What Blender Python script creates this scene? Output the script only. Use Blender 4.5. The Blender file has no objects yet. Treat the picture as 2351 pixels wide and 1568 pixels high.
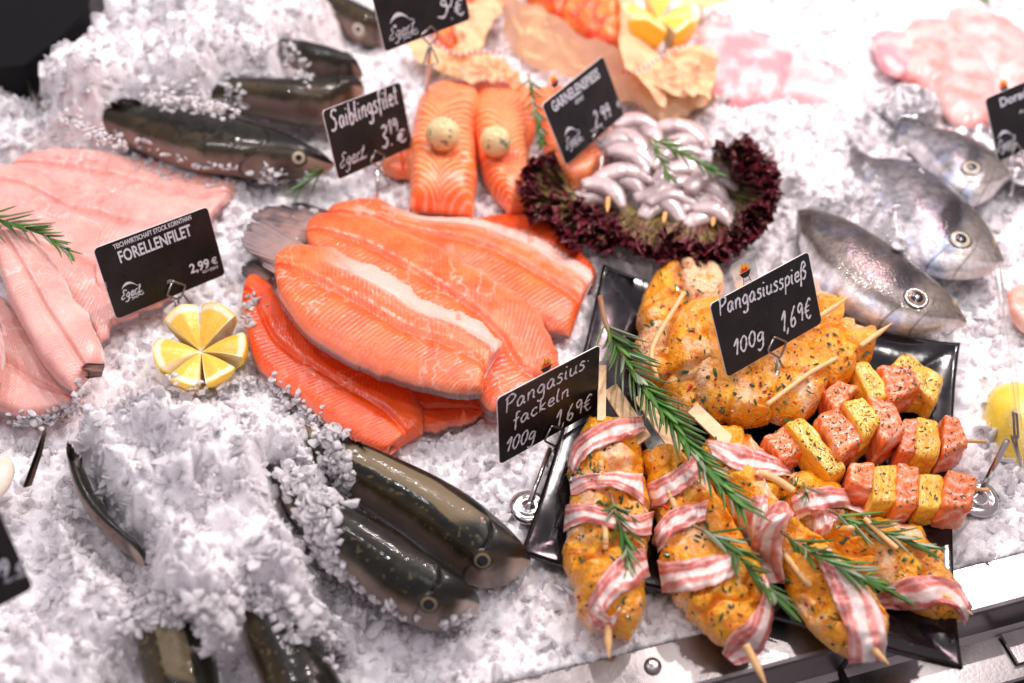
import bpy, math, random
import numpy as np
from mathutils import Matrix, Vector
rng = np.random.default_rng(11); random.seed(5)
SC = bpy.context.scene; COL = SC.collection
# ---------------------------------------------------------------- camera (metres)
W, H = 2351., 1568.
f = 1.05 * W; _p = math.radians(49); _r = math.radians(4)
_rt = np.array([1, 0, 0.]); FW = np.array([0, math.cos(_p), -math.sin(_p)]); _up = np.cross(_rt, FW)
RT = math.cos(_r) * _rt + math.sin(_r) * _up; UP = -math.sin(_r) * _rt + math.cos(_r) * _up
HC = 0.60; CAM = np.array([0, 0, HC])
def P(px, py, z=0.):
    """photo position -> world point at height z"""
    px, py, z = np.broadcast_arrays(np.asarray(px, float), np.asarray(py, float), np.asarray(z, float))
    d = RT * (px[..., None] - W / 2) + UP * (H / 2 - py[..., None]) + FW * f
    return CAM + d * ((z - HC) / d[..., 2])[..., None]
def proj(p):
    d = np.asarray(p) - CAM; z = d @ FW
    return W / 2 + f * (d @ RT) / z, H / 2 - f * (d @ UP) / z
def PPl(px, py, c, n):
    d = RT * (px - W / 2) + UP * (H / 2 - py) + FW * f
    return CAM + d * (np.dot(c - CAM, n) / np.dot(d, n))
cd = bpy.data.cameras.new('camera'); co = bpy.data.objects.new('camera', cd); COL.objects.link(co)
M = Matrix(((RT[0], UP[0], -FW[0], 0), (RT[1], UP[1], -FW[1], 0), (RT[2], UP[2], -FW[2], HC), (0, 0, 0, 1)))
co.matrix_world = M; cd.sensor_width = 36; cd.lens = 36 * 1.05; cd.clip_start = .01; cd.clip_end = 50
cd.dof.use_dof = True; cd.dof.focus_distance = float(np.dot(P(1250, 930, .04) - CAM, FW)); cd.dof.aperture_fstop = 3.0
SC.camera = co
# ---------------------------------------------------------------- noise
def _hash(i, seed):
    h = (i[..., 0] * 374761393 + i[..., 1] * 668265263 + i[..., 2] * 2147483647 + seed * 974711) & 0xffffffff
    h = ((h ^ (h >> 13)) * 1274126177) & 0xffffffff
    return ((h ^ (h >> 16)) & 0xffff) / 65535.
def vn(p, sc=1., seed=0):
    p = np.asarray(p, float) * sc; i = np.floor(p).astype(np.int64); t = p - i; t = t * t * (3 - 2 * t); o = 0
    for a in (0, 1):
        for b in (0, 1):
            for c in (0, 1):
                w = (t[..., 0] if a else 1 - t[..., 0]) * (t[..., 1] if b else 1 - t[..., 1]) * (t[..., 2] if c else 1 - t[..., 2])
                o = o + w * _hash(i + np.array([a, b, c]), seed)
    return o * 2 - 1
def fbm(p, sc, seed=0, o=4):
    r = 0; a = 1.
    for k in range(o): r = r + a * vn(p, sc * 2 ** k, seed + k * 7); a *= .5
    return r / 1.9
def ss(a, b, x):
    t = np.clip((x - a) / (b - a), 0, 1); return t * t * (3 - 2 * t)
def mixc(a, b, t):
    a = np.asarray(a, float); b = np.asarray(b, float); t = np.asarray(t)[..., None]; return a * (1 - t) + b * t
def cr(pts, n):
    """smooth resample of a polyline"""
    pts = np.asarray(pts, float)
    if len(pts) == 2: return pts[0] + (pts[1] - pts[0]) * np.linspace(0, 1, n)[:, None]
    q = np.vstack([2 * pts[0] - pts[1], pts, 2 * pts[-1] - pts[-2]]); out = []
    for i in range(1, len(q) - 2):
        t = np.linspace(0, 1, 16, endpoint=False)[:, None]; a, b, c, d = q[i - 1:i + 3]
        out.append(.5 * (2 * b + (c - a) * t + (2 * a - 5 * b + 4 * c - d) * t * t + (3 * b - a - 3 * c + d) * t ** 3))
    out = np.vstack(out + [pts[-1:]]); L = np.r_[0, np.cumsum(np.linalg.norm(np.diff(out, axis=0), axis=1))]
    u = np.linspace(0, L[-1], n); return np.stack([np.interp(u, L, out[:, k]) for k in range(out.shape[1])], 1)
# ---------------------------------------------------------------- objects
ORG = {}
def tag(o, label=None, cat=None, group=None, kind=None):
    if label: o['label'] = label
    if cat: o['category'] = cat
    if group: o['group'] = group
    if kind: o['kind'] = kind
    return o
def empty(name, loc, label, cat, group=None):
    o = bpy.data.objects.new(name, None); o.empty_display_size = .01; COL.objects.link(o); o.location = loc
    ORG[o.name] = np.array(loc, float); return tag(o, label, cat, group)
def mk(name, V, F, mat, parent=None, col=None, smooth=True, uv=None):
    V = np.asarray(V, float).reshape(-1, 3)
    c = V.mean(0); c[2] = V[:, 2].min()
    me = bpy.data.meshes.new(name); me.from_pydata((V - c).tolist(), [], F.tolist() if hasattr(F, 'tolist') else F); me.update()
    if col is not None:
        a = me.color_attributes.new('Col', 'FLOAT_COLOR', 'POINT')
        cc = np.ones((len(V), 4), np.float32); cc[:, :3] = np.clip(np.asarray(col).reshape(-1, 3), 0.003, 1); a.data.foreach_set('color', cc.ravel())
    if smooth: me.polygons.foreach_set('use_smooth', np.ones(len(me.polygons), bool))
    for m in (mat if isinstance(mat, list) else [mat]): me.materials.append(m)
    o = bpy.data.objects.new(name, me); COL.objects.link(o)
    ORG[o.name] = c
    if parent is not None: o.parent = parent; o.location = c - ORG[parent.name]
    else: o.location = c
    return o
def gridF(n, m, off=0, flip=False):
    i, j = np.meshgrid(np.arange(n - 1), np.arange(m - 1), indexing='ij'); a = (i * m + j).ravel() + off
    q = np.stack([a, a + m, a + m + 1, a + 1], 1); return q[:, ::-1] if flip else q
class MB:
    def __init__(s): s.V = []; s.F = []; s.C = []; s.n = 0
    def add(s, V, F, c=None):
        V = np.asarray(V, float).reshape(-1, 3)
        s.F += [[k + s.n for k in q] for q in (F.tolist() if hasattr(F, 'tolist') else F)]; s.V.append(V); s.n += len(V)
        if c is None: c = (.5, .5, .5)
        s.C.append(np.broadcast_to(np.asarray(c, float).reshape(-1, 3) if np.ndim(c) > 1 else np.asarray(c, float), V.shape))
    def tube(s, path, r, seg=8, c=None, flat=1.):
        path = np.asarray(path, float); n = len(path); r = np.broadcast_to(np.asarray(r, float), (n,))
        t = np.gradient(path, axis=0); t /= np.linalg.norm(t, axis=1)[:, None] + 1e-12
        up = np.array([0, 0, 1.]) if abs(t[:, 2].mean()) < .8 else np.array([1., 0, 0])
        a = np.cross(t, up); a /= np.linalg.norm(a, axis=1)[:, None] + 1e-12; b = np.cross(a, t)
        th = np.linspace(0, 2 * np.pi, seg, endpoint=False)
        V = path[:, None] + (a[:, None] * np.cos(th)[None, :, None] + b[:, None] * np.sin(th)[None, :, None] * flat) * r[:, None, None]
        F = [[i * seg + j, i * seg + (j + 1) % seg, (i + 1) * seg + (j + 1) % seg, (i + 1) * seg + j] for i in range(n - 1) for j in range(seg)]
        F += [list(range(seg))[::-1], [(n - 1) * seg + j for j in range(seg)]]
        s.add(V, F, c)
    def box(s, c, ax, hs, col=None):
        c = np.asarray(c); V = [c + ax[0] * hs[0] * x + ax[1] * hs[1] * y + ax[2] * hs[2] * z for z in (-1, 1) for y in (-1, 1) for x in (-1, 1)]
        s.add(V, [[0, 2, 3, 1], [4, 5, 7, 6], [0, 1, 5, 4], [2, 6, 7, 3], [0, 4, 6, 2], [1, 3, 7, 5]], col)
    def build(s, name, mat, parent=None, smooth=True, color=True):
        return mk(name, np.vstack(s.V), s.F, mat, parent, np.vstack(s.C) if color else None, smooth)
def slab(name, A, B, mat, parent=None, T=.012, D=.002, z=.01, n=160, m=54, colf=None, k=6., ek=14., disp=None, jag=0., jsc=90., zf=None, seed=0, ret=False, ea=None, warp=None, rnd=0):
    """body between two outline edges: domed upper side T, lower side D, lying at height z"""
    a = cr(A, n); b = cr(B, n); s = np.linspace(0, 1, n)[:, None]; v = np.linspace(0, 1, m)
    v = (.5 - .5 * np.cos(np.pi * v)) * .55 + v * .45; v = v[None, :]
    s, v = np.broadcast_arrays(s, v); px = a[:, 0][:, None] * (1 - v) + b[:, 0][:, None] * v; py = a[:, 1][:, None] * (1 - v) + b[:, 1][:, None] * v
    zz = zf(s, v) if zf else z + 0 * s; wk = 1.
    if rnd:
        wa = np.linalg.norm(P(a[:, 0], a[:, 1], z + .01) - P(b[:, 0], b[:, 1], z + .01), axis=1); wk = (np.clip(wa / (np.percentile(wa, 80) + 1e-9), .18, 1) ** .6)[:, None]
        my = (a[:, 1] + b[:, 1])[:, None] / 2; mx = (a[:, 0] + b[:, 0])[:, None] / 2; hy = np.abs(a[:, 1] - b[:, 1])[:, None] / 2 + 1e-6; tp = (T + min(D, T)) / 2 * wk * rnd * .66 * f / .75
        fy = np.sqrt(np.clip(1 - (tp / hy) ** 2, .3, 1)); ux = np.gradient(a[:, 0] + b[:, 0])[:, None]; uy = np.gradient(a[:, 1] + b[:, 1])[:, None]; al = np.abs(ux) / np.hypot(ux, uy); fy = 1 - (1 - fy) * al
        py = my + (py - my) * fy; px = mx + (px - mx) * fy
    if jag:
        q = np.stack([px * .01, py * .01, 0 * px + seed], -1); w = np.abs(2 * v - 1) ** 6
        jj = fbm(q, jsc / 30, seed, 4) * jag; px = px + jj * w; py = py + jj * w * np.sign(v - .5)
    pr = np.clip(1 - np.abs(2 * v - 1) ** k, 0, 1) ** (1 / 2.2)
    ed = np.clip(1 - np.abs(2 * s - 1) ** ek, 0, 1) ** .5 if ea is None else ea(s)
    up = T * pr * ed * wk; dn = D * pr * ed * wk
    dz = disp(s, v, px, py) if disp else 0
    Vt = P(px, py, zz); Vb = Vt.copy(); Vt[..., 2] += up + dz * np.minimum(1, pr * 1.5) * np.minimum(1, ed * 1.5); Vb[..., 2] -= dn
    # keep the outline: pull the far half so the dome does not grow past the traced edge
    if warp: Vt = warp(Vt, s, v)
    C = colf(s, v, Vt) if colf else None
    idxb = np.arange(n * m).reshape(n, m) + n * m; idxb[0] = np.arange(m); idxb[-1] = np.arange((n - 1) * m, n * m); idxb[:, 0] = np.arange(n) * m; idxb[:, -1] = np.arange(n) * m + m - 1
    Fb = np.stack([idxb[:-1, :-1].ravel(), idxb[:-1, 1:].ravel(), idxb[1:, 1:].ravel(), idxb[1:, :-1].ravel()], 1)
    Ft = gridF(n, m); F = np.vstack([Ft, Fb])
    # orient so the upper side faces up
    nn = np.cross(Vt[n // 2 + 1, m // 2] - Vt[n // 2, m // 2], Vt[n // 2, m // 2 + 1] - Vt[n // 2, m // 2])
    if nn[2] < 0: F = F[:, ::-1]
    V = np.vstack([Vt.reshape(-1, 3), Vb.reshape(-1, 3)]); CC = None if C is None else np.vstack([C.reshape(-1, 3), C.reshape(-1, 3)])
    used = np.unique(F); mp = np.zeros(len(V), int); mp[used] = np.arange(len(used)); F = mp[F]; V = V[used]; CC = None if CC is None else CC[used]
    # drop degenerate quads
    o = mk(name, V, [list(dict.fromkeys(q)) for q in F.tolist()], mat, parent, CC)
    o['_k'] = 1; del o['_k']
    return (o, Vt) if ret else o
# ---------------------------------------------------------------- materials
def nd(nt, t, **k):
    n = nt.nodes.new(t)
    for a, b in k.items(): setattr(n, a, b)
    return n
def mat(name, col=None, rough=.4, sss=0., rad=(.01, .004, .002), metal=0., coat=0., coat_r=.1, spec=.5, trans=0., ior=1.45, bumps=(), alpha=1., emit=None, sheen=0, rvar=None, cvar=None, aniso=0.):
    m = bpy.data.materials.new(name); m.use_nodes = True; nt = m.node_tree; b = nt.nodes['Principled BSDF']; L = nt.links
    if col is None:
        a = nd(nt, 'ShaderNodeVertexColor', layer_name='Col'); src = a.outputs[0]
    else:
        a = nd(nt, 'ShaderNodeRGB'); a.outputs[0].default_value = (*col, 1); src = a.outputs[0]
    tc = nd(nt, 'ShaderNodeTexCoord')
    if cvar:
        sc, amt = cvar; nz = nd(nt, 'ShaderNodeTexNoise'); nz.inputs['Scale'].default_value = sc; nz.inputs['Detail'].default_value = 5
        L.new(tc.outputs['Object'], nz.inputs['Vector']); mr = nd(nt, 'ShaderNodeMapRange'); mr.inputs[3].default_value = 1 - amt; mr.inputs[4].default_value = 1 + amt
        mr.inputs[1].default_value = .25; mr.inputs[2].default_value = .75
        L.new(nz.outputs[0], mr.inputs[0]); vm = nd(nt, 'ShaderNodeVectorMath', operation='SCALE'); L.new(src, vm.inputs[0]); L.new(mr.outputs[0], vm.inputs['Scale']); src = vm.outputs[0]
    L.new(src, b.inputs['Base Color'])
    b.inputs['Roughness'].default_value = rough; b.inputs['Metallic'].default_value = metal; b.inputs['IOR'].default_value = ior
    b.inputs['Specular IOR Level'].default_value = spec
    if sss: b.inputs['Subsurface Weight'].default_value = sss; b.inputs['Subsurface Radius'].default_value = rad; b.inputs['Subsurface Scale'].default_value = 1.
    b.inputs['Coat Weight'].default_value = coat; b.inputs['Coat Roughness'].default_value = coat_r
    b.inputs['Transmission Weight'].default_value = trans; b.inputs['Alpha'].default_value = alpha; b.inputs['Anisotropic'].default_value = aniso
    if rvar:
        sc, lo, hi = rvar; nz = nd(nt, 'ShaderNodeTexNoise'); nz.inputs['Scale'].default_value = sc; nz.inputs['Detail'].default_value = 4
        L.new(tc.outputs['Object'], nz.inputs['Vector']); mr = nd(nt, 'ShaderNodeMapRange'); mr.inputs[1].default_value = .35; mr.inputs[2].default_value = .65; mr.inputs[3].default_value = lo; mr.inputs[4].default_value = hi
        L.new(nz.outputs[0], mr.inputs[0]); L.new(mr.outputs[0], b.inputs['Roughness'])
    prev = None
    for (kind, sc, strg, dist) in bumps:
        nz = nd(nt, 'ShaderNodeTexNoise') if kind == 'n' else nd(nt, 'ShaderNodeTexVoronoi')
        nz.inputs['Scale'].default_value = sc
        if kind == 'n': nz.inputs['Detail'].default_value = 5
        L.new(tc.outputs['Object'], nz.inputs['Vector']); bp = nd(nt, 'ShaderNodeBump'); bp.inputs['Strength'].default_value = strg; bp.inputs['Distance'].default_value = dist
        L.new(nz.outputs[0], bp.inputs['Height'])
        if prev: L.new(prev.outputs[0], bp.inputs['Normal'])
        prev = bp
    if prev:
        L.new(prev.outputs[0], b.inputs['Normal'])
        if coat: L.new(prev.outputs[0], b.inputs['Coat Normal'])
    if emit: b.inputs['Emission Color'].default_value = (*emit[0], 1); b.inputs['Emission Strength'].default_value = emit[1]
    return m
MAT = {}
MAT['ice'] = mat('crushed ice', (.985, .935, .97), rough=.15, sss=.8, rad=(.0065, .006, .0064), ior=1.31, spec=.7, bumps=(('n', 500, .5, .003),), trans=.0)
MAT['chip'] = mat('ice chips', (.985, .94, .972), rough=.09, sss=.6, rad=(.005, .0047, .005), ior=1.31, trans=.30, spec=.6, bumps=(('n', 260, .3, .003),))
MAT['glassice'] = mat('clear ice chips', (.97, .95, .98), rough=.07, sss=.8, rad=(.014, .014, .014), ior=1.31, trans=.35, spec=.8, bumps=(('n', 260, .4, .003),))
MAT['flesh'] = mat('fish flesh', None, rough=.32, sss=.18, rad=(.006, .0022, .0012), coat=.4, coat_r=.1, bumps=(('n', 900, .35, .0006), ('n', 160, .25, .002)), rvar=(220, .18, .5))
MAT['skin'] = mat('wet fish skin', None, rough=.36, spec=.22, sss=.0, coat=.45, coat_r=.06, bumps=(('v', 620, .16, .0006), ('n', 260, .1, .001), ('n', 40, .12, .003)), )
MAT['breamskin'] = mat('silver scaled skin', None, rough=.32, metal=.3, coat=.4, coat_r=.1, bumps=(('v', 500, .18, .0008), ('n', 60, .15, .002)), cvar=(260, .3))
MAT['marinade'] = mat('oily marinade', None, rough=.2, sss=.4, rad=(.006, .003, .001), coat=1., coat_r=.03, bumps=(('n', 170, .7, .003), ('n', 430, 1., .0018)))
MAT['bacon'] = mat('raw bacon', None, rough=.3, sss=.2, rad=(.004, .002, .0015), coat=.4, coat_r=.12, bumps=(('n', 300, .4, .0015),))
MAT['chunk'] = mat('seasoned cubes', None, rough=.28, sss=.2, rad=(.005, .002, .001), coat=.5, coat_r=.1, bumps=(('n', 420, .5, .0015),))
MAT['leaf'] = mat('rosemary leaf', None, rough=.42, coat=.15, bumps=(('n', 900, .2, .0005),))
MAT['veg'] = mat('lettuce leaf', None, rough=.3, sss=.1, rad=(.002, .001, .001), coat=.3, bumps=(('n', 300, .5, .002),))
MAT['wood'] = mat('bamboo', None, rough=.5, sss=.1, rad=(.002, .001, .0005), cvar=(300, .12))
MAT['plate'] = mat('black melamine', (.005, .005, .007), rough=.10, coat=.3, coat_r=.04, rvar=(45, .07, .16), bumps=(('n', 9, .08, .01),))
MAT['steel'] = mat('brushed steel', (.36, .33, .33), rough=.3, metal=1., rvar=(30, .24, .38), aniso=.5, bumps=(('n', 400, .15, .0005),))
MAT['wire'] = mat('clip wire', (.30, .28, .26), rough=.3, metal=1.)
MAT['rod'] = mat('polished rod', (.6, .57, .56), rough=.16, metal=1.)
MAT['card'] = mat('black card', (.012, .010, .010), rough=.33, spec=.4, cvar=(40, .5), rvar=(60, .25, .42))
MAT['edge'] = mat('card edge', (.8, .76, .76), rough=.4)
MAT['print'] = mat('white print', (.62, .63, .68), rough=.5)
MAT['chalk'] = mat('white marker', (.66, .67, .72), rough=.5, cvar=(900, .25))
MAT['clear'] = mat('clear plastic', (.96, .94, .93), rough=.06, trans=1., ior=1.25, alpha=.45)
MAT['black'] = mat('black paint', (.008, .008, .008), rough=.5)
MAT['lemon'] = mat('lemon', None, rough=.25, sss=.35, rad=(.006, .005, .002), coat=.4, coat_r=.1, bumps=(('n', 320, .4, .0015),))
MAT['butter'] = mat('herb butter', None, rough=.45, sss=.3, rad=(.004, .003, .002), bumps=(('n', 150, .4, .003),))
MAT['prawn'] = mat('raw prawn', None, rough=.16, trans=.25, sss=.8, rad=(.008, .0055, .0055), coat=.8, coat_r=.06, bumps=(('n', 200, .35, .002),))
MAT['paper'] = mat('baking paper', (.97, .53, .27), rough=.55, sss=.5, rad=(.01, .006, .003), cvar=(30, .12))
MAT['foil'] = mat('aluminium foil', (.85, .85, .87), rough=.16, metal=1., bumps=(('v', 160, 1., .004), ('n', 220, .8, .003)))
MAT['eye'] = mat('wet eye', None, rough=.22, coat=.25, coat_r=.05)
MAT['dark'] = mat('dark panel', (.004, .004, .005), rough=.5, spec=.15)
MAT['flake'] = mat('seasoning', None, rough=.35, coat=.4)
MAT['twine'] = mat('twine', None, rough=.8)
PLATE = [(1385, 600), (2207, 783), (2214, 1530), (1196, 1262)]
PLW = P(*np.array(PLATE, float).T, .012)
def sdf(x, y, poly):
    poly = np.asarray(poly)[:, :2]; d = np.full(x.shape, 1e9); ins = np.zeros(x.shape, bool); n = len(poly)
    for i in range(n):
        a = poly[i]; b = poly[(i + 1) % n]; e = b - a; t = np.clip(((x - a[0]) * e[0] + (y - a[1]) * e[1]) / (e @ e + 1e-12), 0, 1)
        d = np.minimum(d, np.hypot(x - a[0] - t * e[0], y - a[1] - t * e[1]))
        c = ((a[1] > y) != (b[1] > y)) & (x < (b[0] - a[0]) * (y - a[1]) / (b[1] - a[1] + 1e-15) + a[0]); ins ^= c
    return np.where(ins, d, -d)
# ---------------------------------------------------------------- height buffer of what is built, so things can rest on one another
G = 4.; OX, OY = 200, 200; ZB = np.full((int((H + 400) / G), int((W + 400) / G)), np.nan); OUT = []
def splat(V):
    V = np.asarray(V).reshape(-1, 3); u, v = proj(V); i = ((v + OY) / G).astype(int); j = ((u + OX) / G).astype(int)
    ok = (i > 0) & (j > 0) & (i < ZB.shape[0] - 1) & (j < ZB.shape[1] - 1); i, j, z = i[ok], j[ok], V[ok, 2]
    t = np.full(ZB.shape, -9.); np.maximum.at(t, (i, j), z)
    f2 = t.copy()
    for di in (-1, 0, 1):
        for dj in (-1, 0, 1): f2 = np.maximum(f2, np.roll(np.roll(t, di, 0), dj, 1))
    t = np.where(t > -8, t, f2); m = t > -8
    ZB[m] = np.fmax(ZB[m], t[m])
def zmap(px, py, default=.008, blur=1):
    px = np.asarray(px, float); py = np.asarray(py, float); acc = 0; n = 0
    for a in range(-blur, blur + 1):
        for b in range(-blur, blur + 1):
            i = np.clip(((py + OY + a * G) / G).astype(int), 0, ZB.shape[0] - 1); j = np.clip(((px + OX + b * G) / G).astype(int), 0, ZB.shape[1] - 1)
            z = ZB[i, j]; acc = acc + np.where(np.isnan(z), default, z); n += 1
    return acc / n
def blur1(a, k):
    for ax in (0, 1):
        for _ in range(k):
            p = np.concatenate([a.take([0], ax), a, a.take([-1], ax)], ax); s = a.shape[ax]
            a = (p.take(range(0, s), ax) + p.take(range(1, s + 1), ax) * 2 + p.take(range(2, s + 2), ax)) / 4
    return a
def body(name, A, B, m_, parent=None, clamp=None, **k):
    o, Vt = slab(name, A, B, m_, parent, ret=True, **k); splat(Vt)
    OUT.append((np.vstack([Vt[:, 0], Vt[-1], Vt[::-1, -1]])[::6, :2], clamp)); return o, Vt
def q3(V): return V * np.array([1, 1, 1.])
# ================================================================ fillets
def fillet_col(kind, seed, flap=0):
    def c(s, v, V):
        q = V + seed * .37; n1 = fbm(q, 60, seed, 4); n2 = fbm(q, 260, seed + 3, 3); L = 60.
        if kind == 'orange': lo, hi, pale = (.86, .085, .011), (.93, .19, .042), (.93, .46, .34)
        elif kind == 'deep': lo, hi, pale = (.86, .07, .006), (.92, .125, .018), (.90, .34, .22)
        elif kind == 'pink': lo, hi, pale = (.76, .34, .29), (.86, .50, .43), (.94, .74, .69)
        else: lo, hi, pale = (.84, .30, .24), (.88, .45, .38), (.88, .62, .58)
        col = mixc(lo, hi, np.clip(.5 + .8 * n1 + .25 * n2, 0, 1))
        mid = np.exp(-((v - .5 - .03 * n1) / .035) ** 2); col = mixc(col, lo, mid * .55 * (kind != 'pink'))
        pin = np.exp(-((v - .42 - .02 * n1) / .012) ** 2) * (vn(q, 330, seed + 5) > .1) * ss(.75, .5, s); col = mixc(col, pale, pin * .8)
        ph = s * L + 9 * np.abs(v - .5) ** .8 + 1.2 * n1; ln = np.clip(np.sin(ph * 2 * np.pi) * .5 + .5, 0, 1) ** 3
        col = mixc(col, pale, ln * (.12 if kind != 'pink' else .30) * ss(.02, .25, np.abs(v - .5)) * ss(-.4, .5, vn(q, 38, seed + 8)))
        e = ss(.36, .5, np.abs(v - .5) + .03 * n1); col = mixc(col, pale, e * .4)
        if flap: 
            w = (1 - v) if flap < 0 else v; fl = ss(.70, .84, w + .04 * n1) * ss(.18, .38, s); col = mixc(col, (.92, .58, .50), fl * .85)
            wl = np.exp(-((w - .77 - .03 * n1) / .03) ** 2) * ss(.2, .4, s); col = mixc(col, (.95, .78, .74), wl * .75)
        if kind == 'pink': col = mixc(col, (.66, .25, .21), ss(.86, .96, v) * .7 + np.exp(-((v - .5) / .05) ** 2) * .35)
        if kind == 'pink': col = mixc(col, (.95, .80, .75), ss(.035, .015, v) * .9)
        rg = ss(.82, .95, 1 - 2 * np.abs(fbm(V * np.array([1, 1, 0]), 95, seed + 11, 3))) * ss(.0, .4, fbm(V, 22, seed + 12, 2)); col = mixc(col, pale, rg * .7); col = mixc(col, lo, ss(.35, .5, fbm(V, 130, seed + 13, 2)) * .5)
        col = mixc(col, (.12, .11, .13), ss(.984, .993, v) * .85 + ss(.012, .006, v) * .7 * ss(-.1, .2, vn(V, 14, seed)))
        return col
    return c
def fillet_disp(seed, flap=0, amp=1.):
    def d(s, v, px, py):
        q = np.stack([px * .0032, py * .0032, 0 * px + seed], -1); r = .0018 * fbm(q, 3.5, seed, 3) - .0022 * np.exp(-((v - .5) / .05) ** 2) + .00013 * np.sin((s * 60 + 9 * np.abs(v - .5) ** .8) * 2 * np.pi)
        if flap: w = (1 - v) if flap < 0 else v; r = r - .0035 * ss(.74, .82, w) * ss(.2, .4, s) + .0012 * np.exp(-((w - .74) / .04) ** 2) * ss(.2, .4, s)
        return r * amp
    return d
def fillet(label, A, B, z, kind, seed, T=.011, flap=0, group=None, zf=None, k=7, jag=9, **kw):
    o, V = body('fish_fillet', A, B, MAT['flesh'], None, clamp=(z if zf is None else z * .7), T=T, z=z, zf=zf, colf=fillet_col(kind, seed, flap), disp=fillet_disp(seed, flap), k=k, jag=jag, seed=seed, n=300, m=84, **kw)
    tag(o, label, 'fish fillet', group); return o, V
GW = 'pale pink trout fillets on the left'; GO = 'orange char fillets fanned out in the middle'
fillet('flat pale pink trout fillet lying furthest back beside the whole dark trout', [(25,390),(80,362),(150,352),(230,356),(320,370),(400,384),(460,403),(510,423),(545,437)], [(25,390),(100,430),(200,470),(300,500),(400,530),(470,530),(500,500),(520,470)], .008, 'pink', 1, T=.010, group=GW)
fillet('pale pink fillet with a wavy cut edge, second from the back', [(-60,400),(0,392),(60,393),(100,405),(160,428),(230,432),(262,447),(330,460),(400,475),(470,505)], [(-60,470),(60,500),(150,560),(240,600),(330,620),(400,620),(450,580),(470,540)], .016, 'pink', 2, T=.011, group=GW)
fillet('wide pink fillet behind the printed trout card, its pointed end near the lemon', [(-70,420),(0,430),(40,438),(70,470),(110,498),(160,500),(205,503),(240,520),(232,560),(270,600),(330,640),(400,690)], [(-70,600),(20,620),(80,660),(140,700),(180,740),(215,775),(232,800),(250,790),(262,770),(300,745),(350,720),(400,693)], .0185, 'pink', 3, T=.010, group=GW, k=9)
fillet('broad pink fillet at the left frame edge under the others, bottom end in ice', [(-60,660),(20,700),(90,780),(150,860),(185,900),(190,925)], [(-160,860),(-80,930),(-10,955),(50,970),(110,965),(170,945)], .016, 'pink', 4, T=.012, group=GW)
fillet('pink fillet with a pale centre line lying on top, grey skin edge to its right', [(-20,545),(20,528),(55,535),(85,560),(125,615),(165,685),(205,740),(232,790),(243,832)], [(-20,555),(0,620),(20,690),(45,740),(70,790),(105,850),(140,890),(170,905)], .038, 'pink', 5, T=.014, group=GW, k=5)
fillet('narrow strip of pink fillet cut off by the left frame edge', [(-90,700),(-30,720),(0,755),(10,800),(6,850)], [(-120,860),(-60,900),(-30,915),(-10,900),(0,880)], .044, 'pink', 6, T=.010, group=GW)
# orange ones
fillet('thin orange fillet end at the very back of the fan, beside the lettuce', [(1000,515),(1100,508),(1180,500),(1240,512),(1290,548),(1335,590),(1370,628)], [(1010,560),(1100,590),(1200,610),(1270,640),(1320,668),(1362,662)], .006, 'deep', 11, T=.009, group=GO)
fillet('orange fillet third in the fan with a broad pale belly edge on the right', [(745,500),(780,482),(840,472),(880,478),(940,497),(1010,503),(1080,505),(1160,522),(1230,548),(1290,580),(1345,610),(1366,634),(1350,655)], [(745,510),(820,560),(920,600),(1020,640),(1100,670),(1170,720),(1220,752),(1262,776),(1309,780)], .012, 'orange', 12, T=.012, flap=-1, group=GO)
fillet('deep orange fillet second in the fan, curving down behind the upright card', [(702,545),(715,515),(745,503),(800,507),(860,513),(940,545),(1020,585),(1100,630),(1160,668),(1220,708),(1262,770),(1295,850)], [(702,550),(720,590),(790,640),(880,700),(960,760),(1040,820),(1080,880),(1100,930),(1130,955),(1185,930)], .025, 'orange', 13, T=.011, group=GO)
fillet('small end of an orange fillet sticking out lowest under the fan', [(900,890),(960,898),(1020,905),(1075,918),(1100,932),(1110,955)], [(920,960),(950,990),(985,1000),(1040,986),(1085,975),(1108,958)], .005, 'orange', 14, T=.008, group=GO)
fillet('orange fillet at the lower left of the fan with ice on its front edge', [(560,660),(580,643),(610,650),(640,685),(670,735),(720,780),(790,822),(860,855),(915,880),(950,905),(972,960),(970,1000)], [(556,700),(565,770),(585,840),(620,880),(690,930),(760,990),(810,1025),(850,1045),(885,1053),(905,1030)], .010, 'deep', 15, T=.012, group=GO, k=6)
fillet('large orange fillet on top of the fan, pale belly flap along its right side', [(632,628),(640,595),(680,577),(740,576),(800,590),(862,616),(920,650),(965,682),(1010,705),(1062,722),(1110,752),(1152,795),(1128,832),(1112,860)], [(632,630),(640,685),(668,735),(705,780),(750,812),(810,845),(880,875),(950,895),(1010,910),(1065,918),(1100,912),(1106,892)], .041, 'orange', 16, T=.012, flap=-1, group=GO, k=6)
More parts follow.
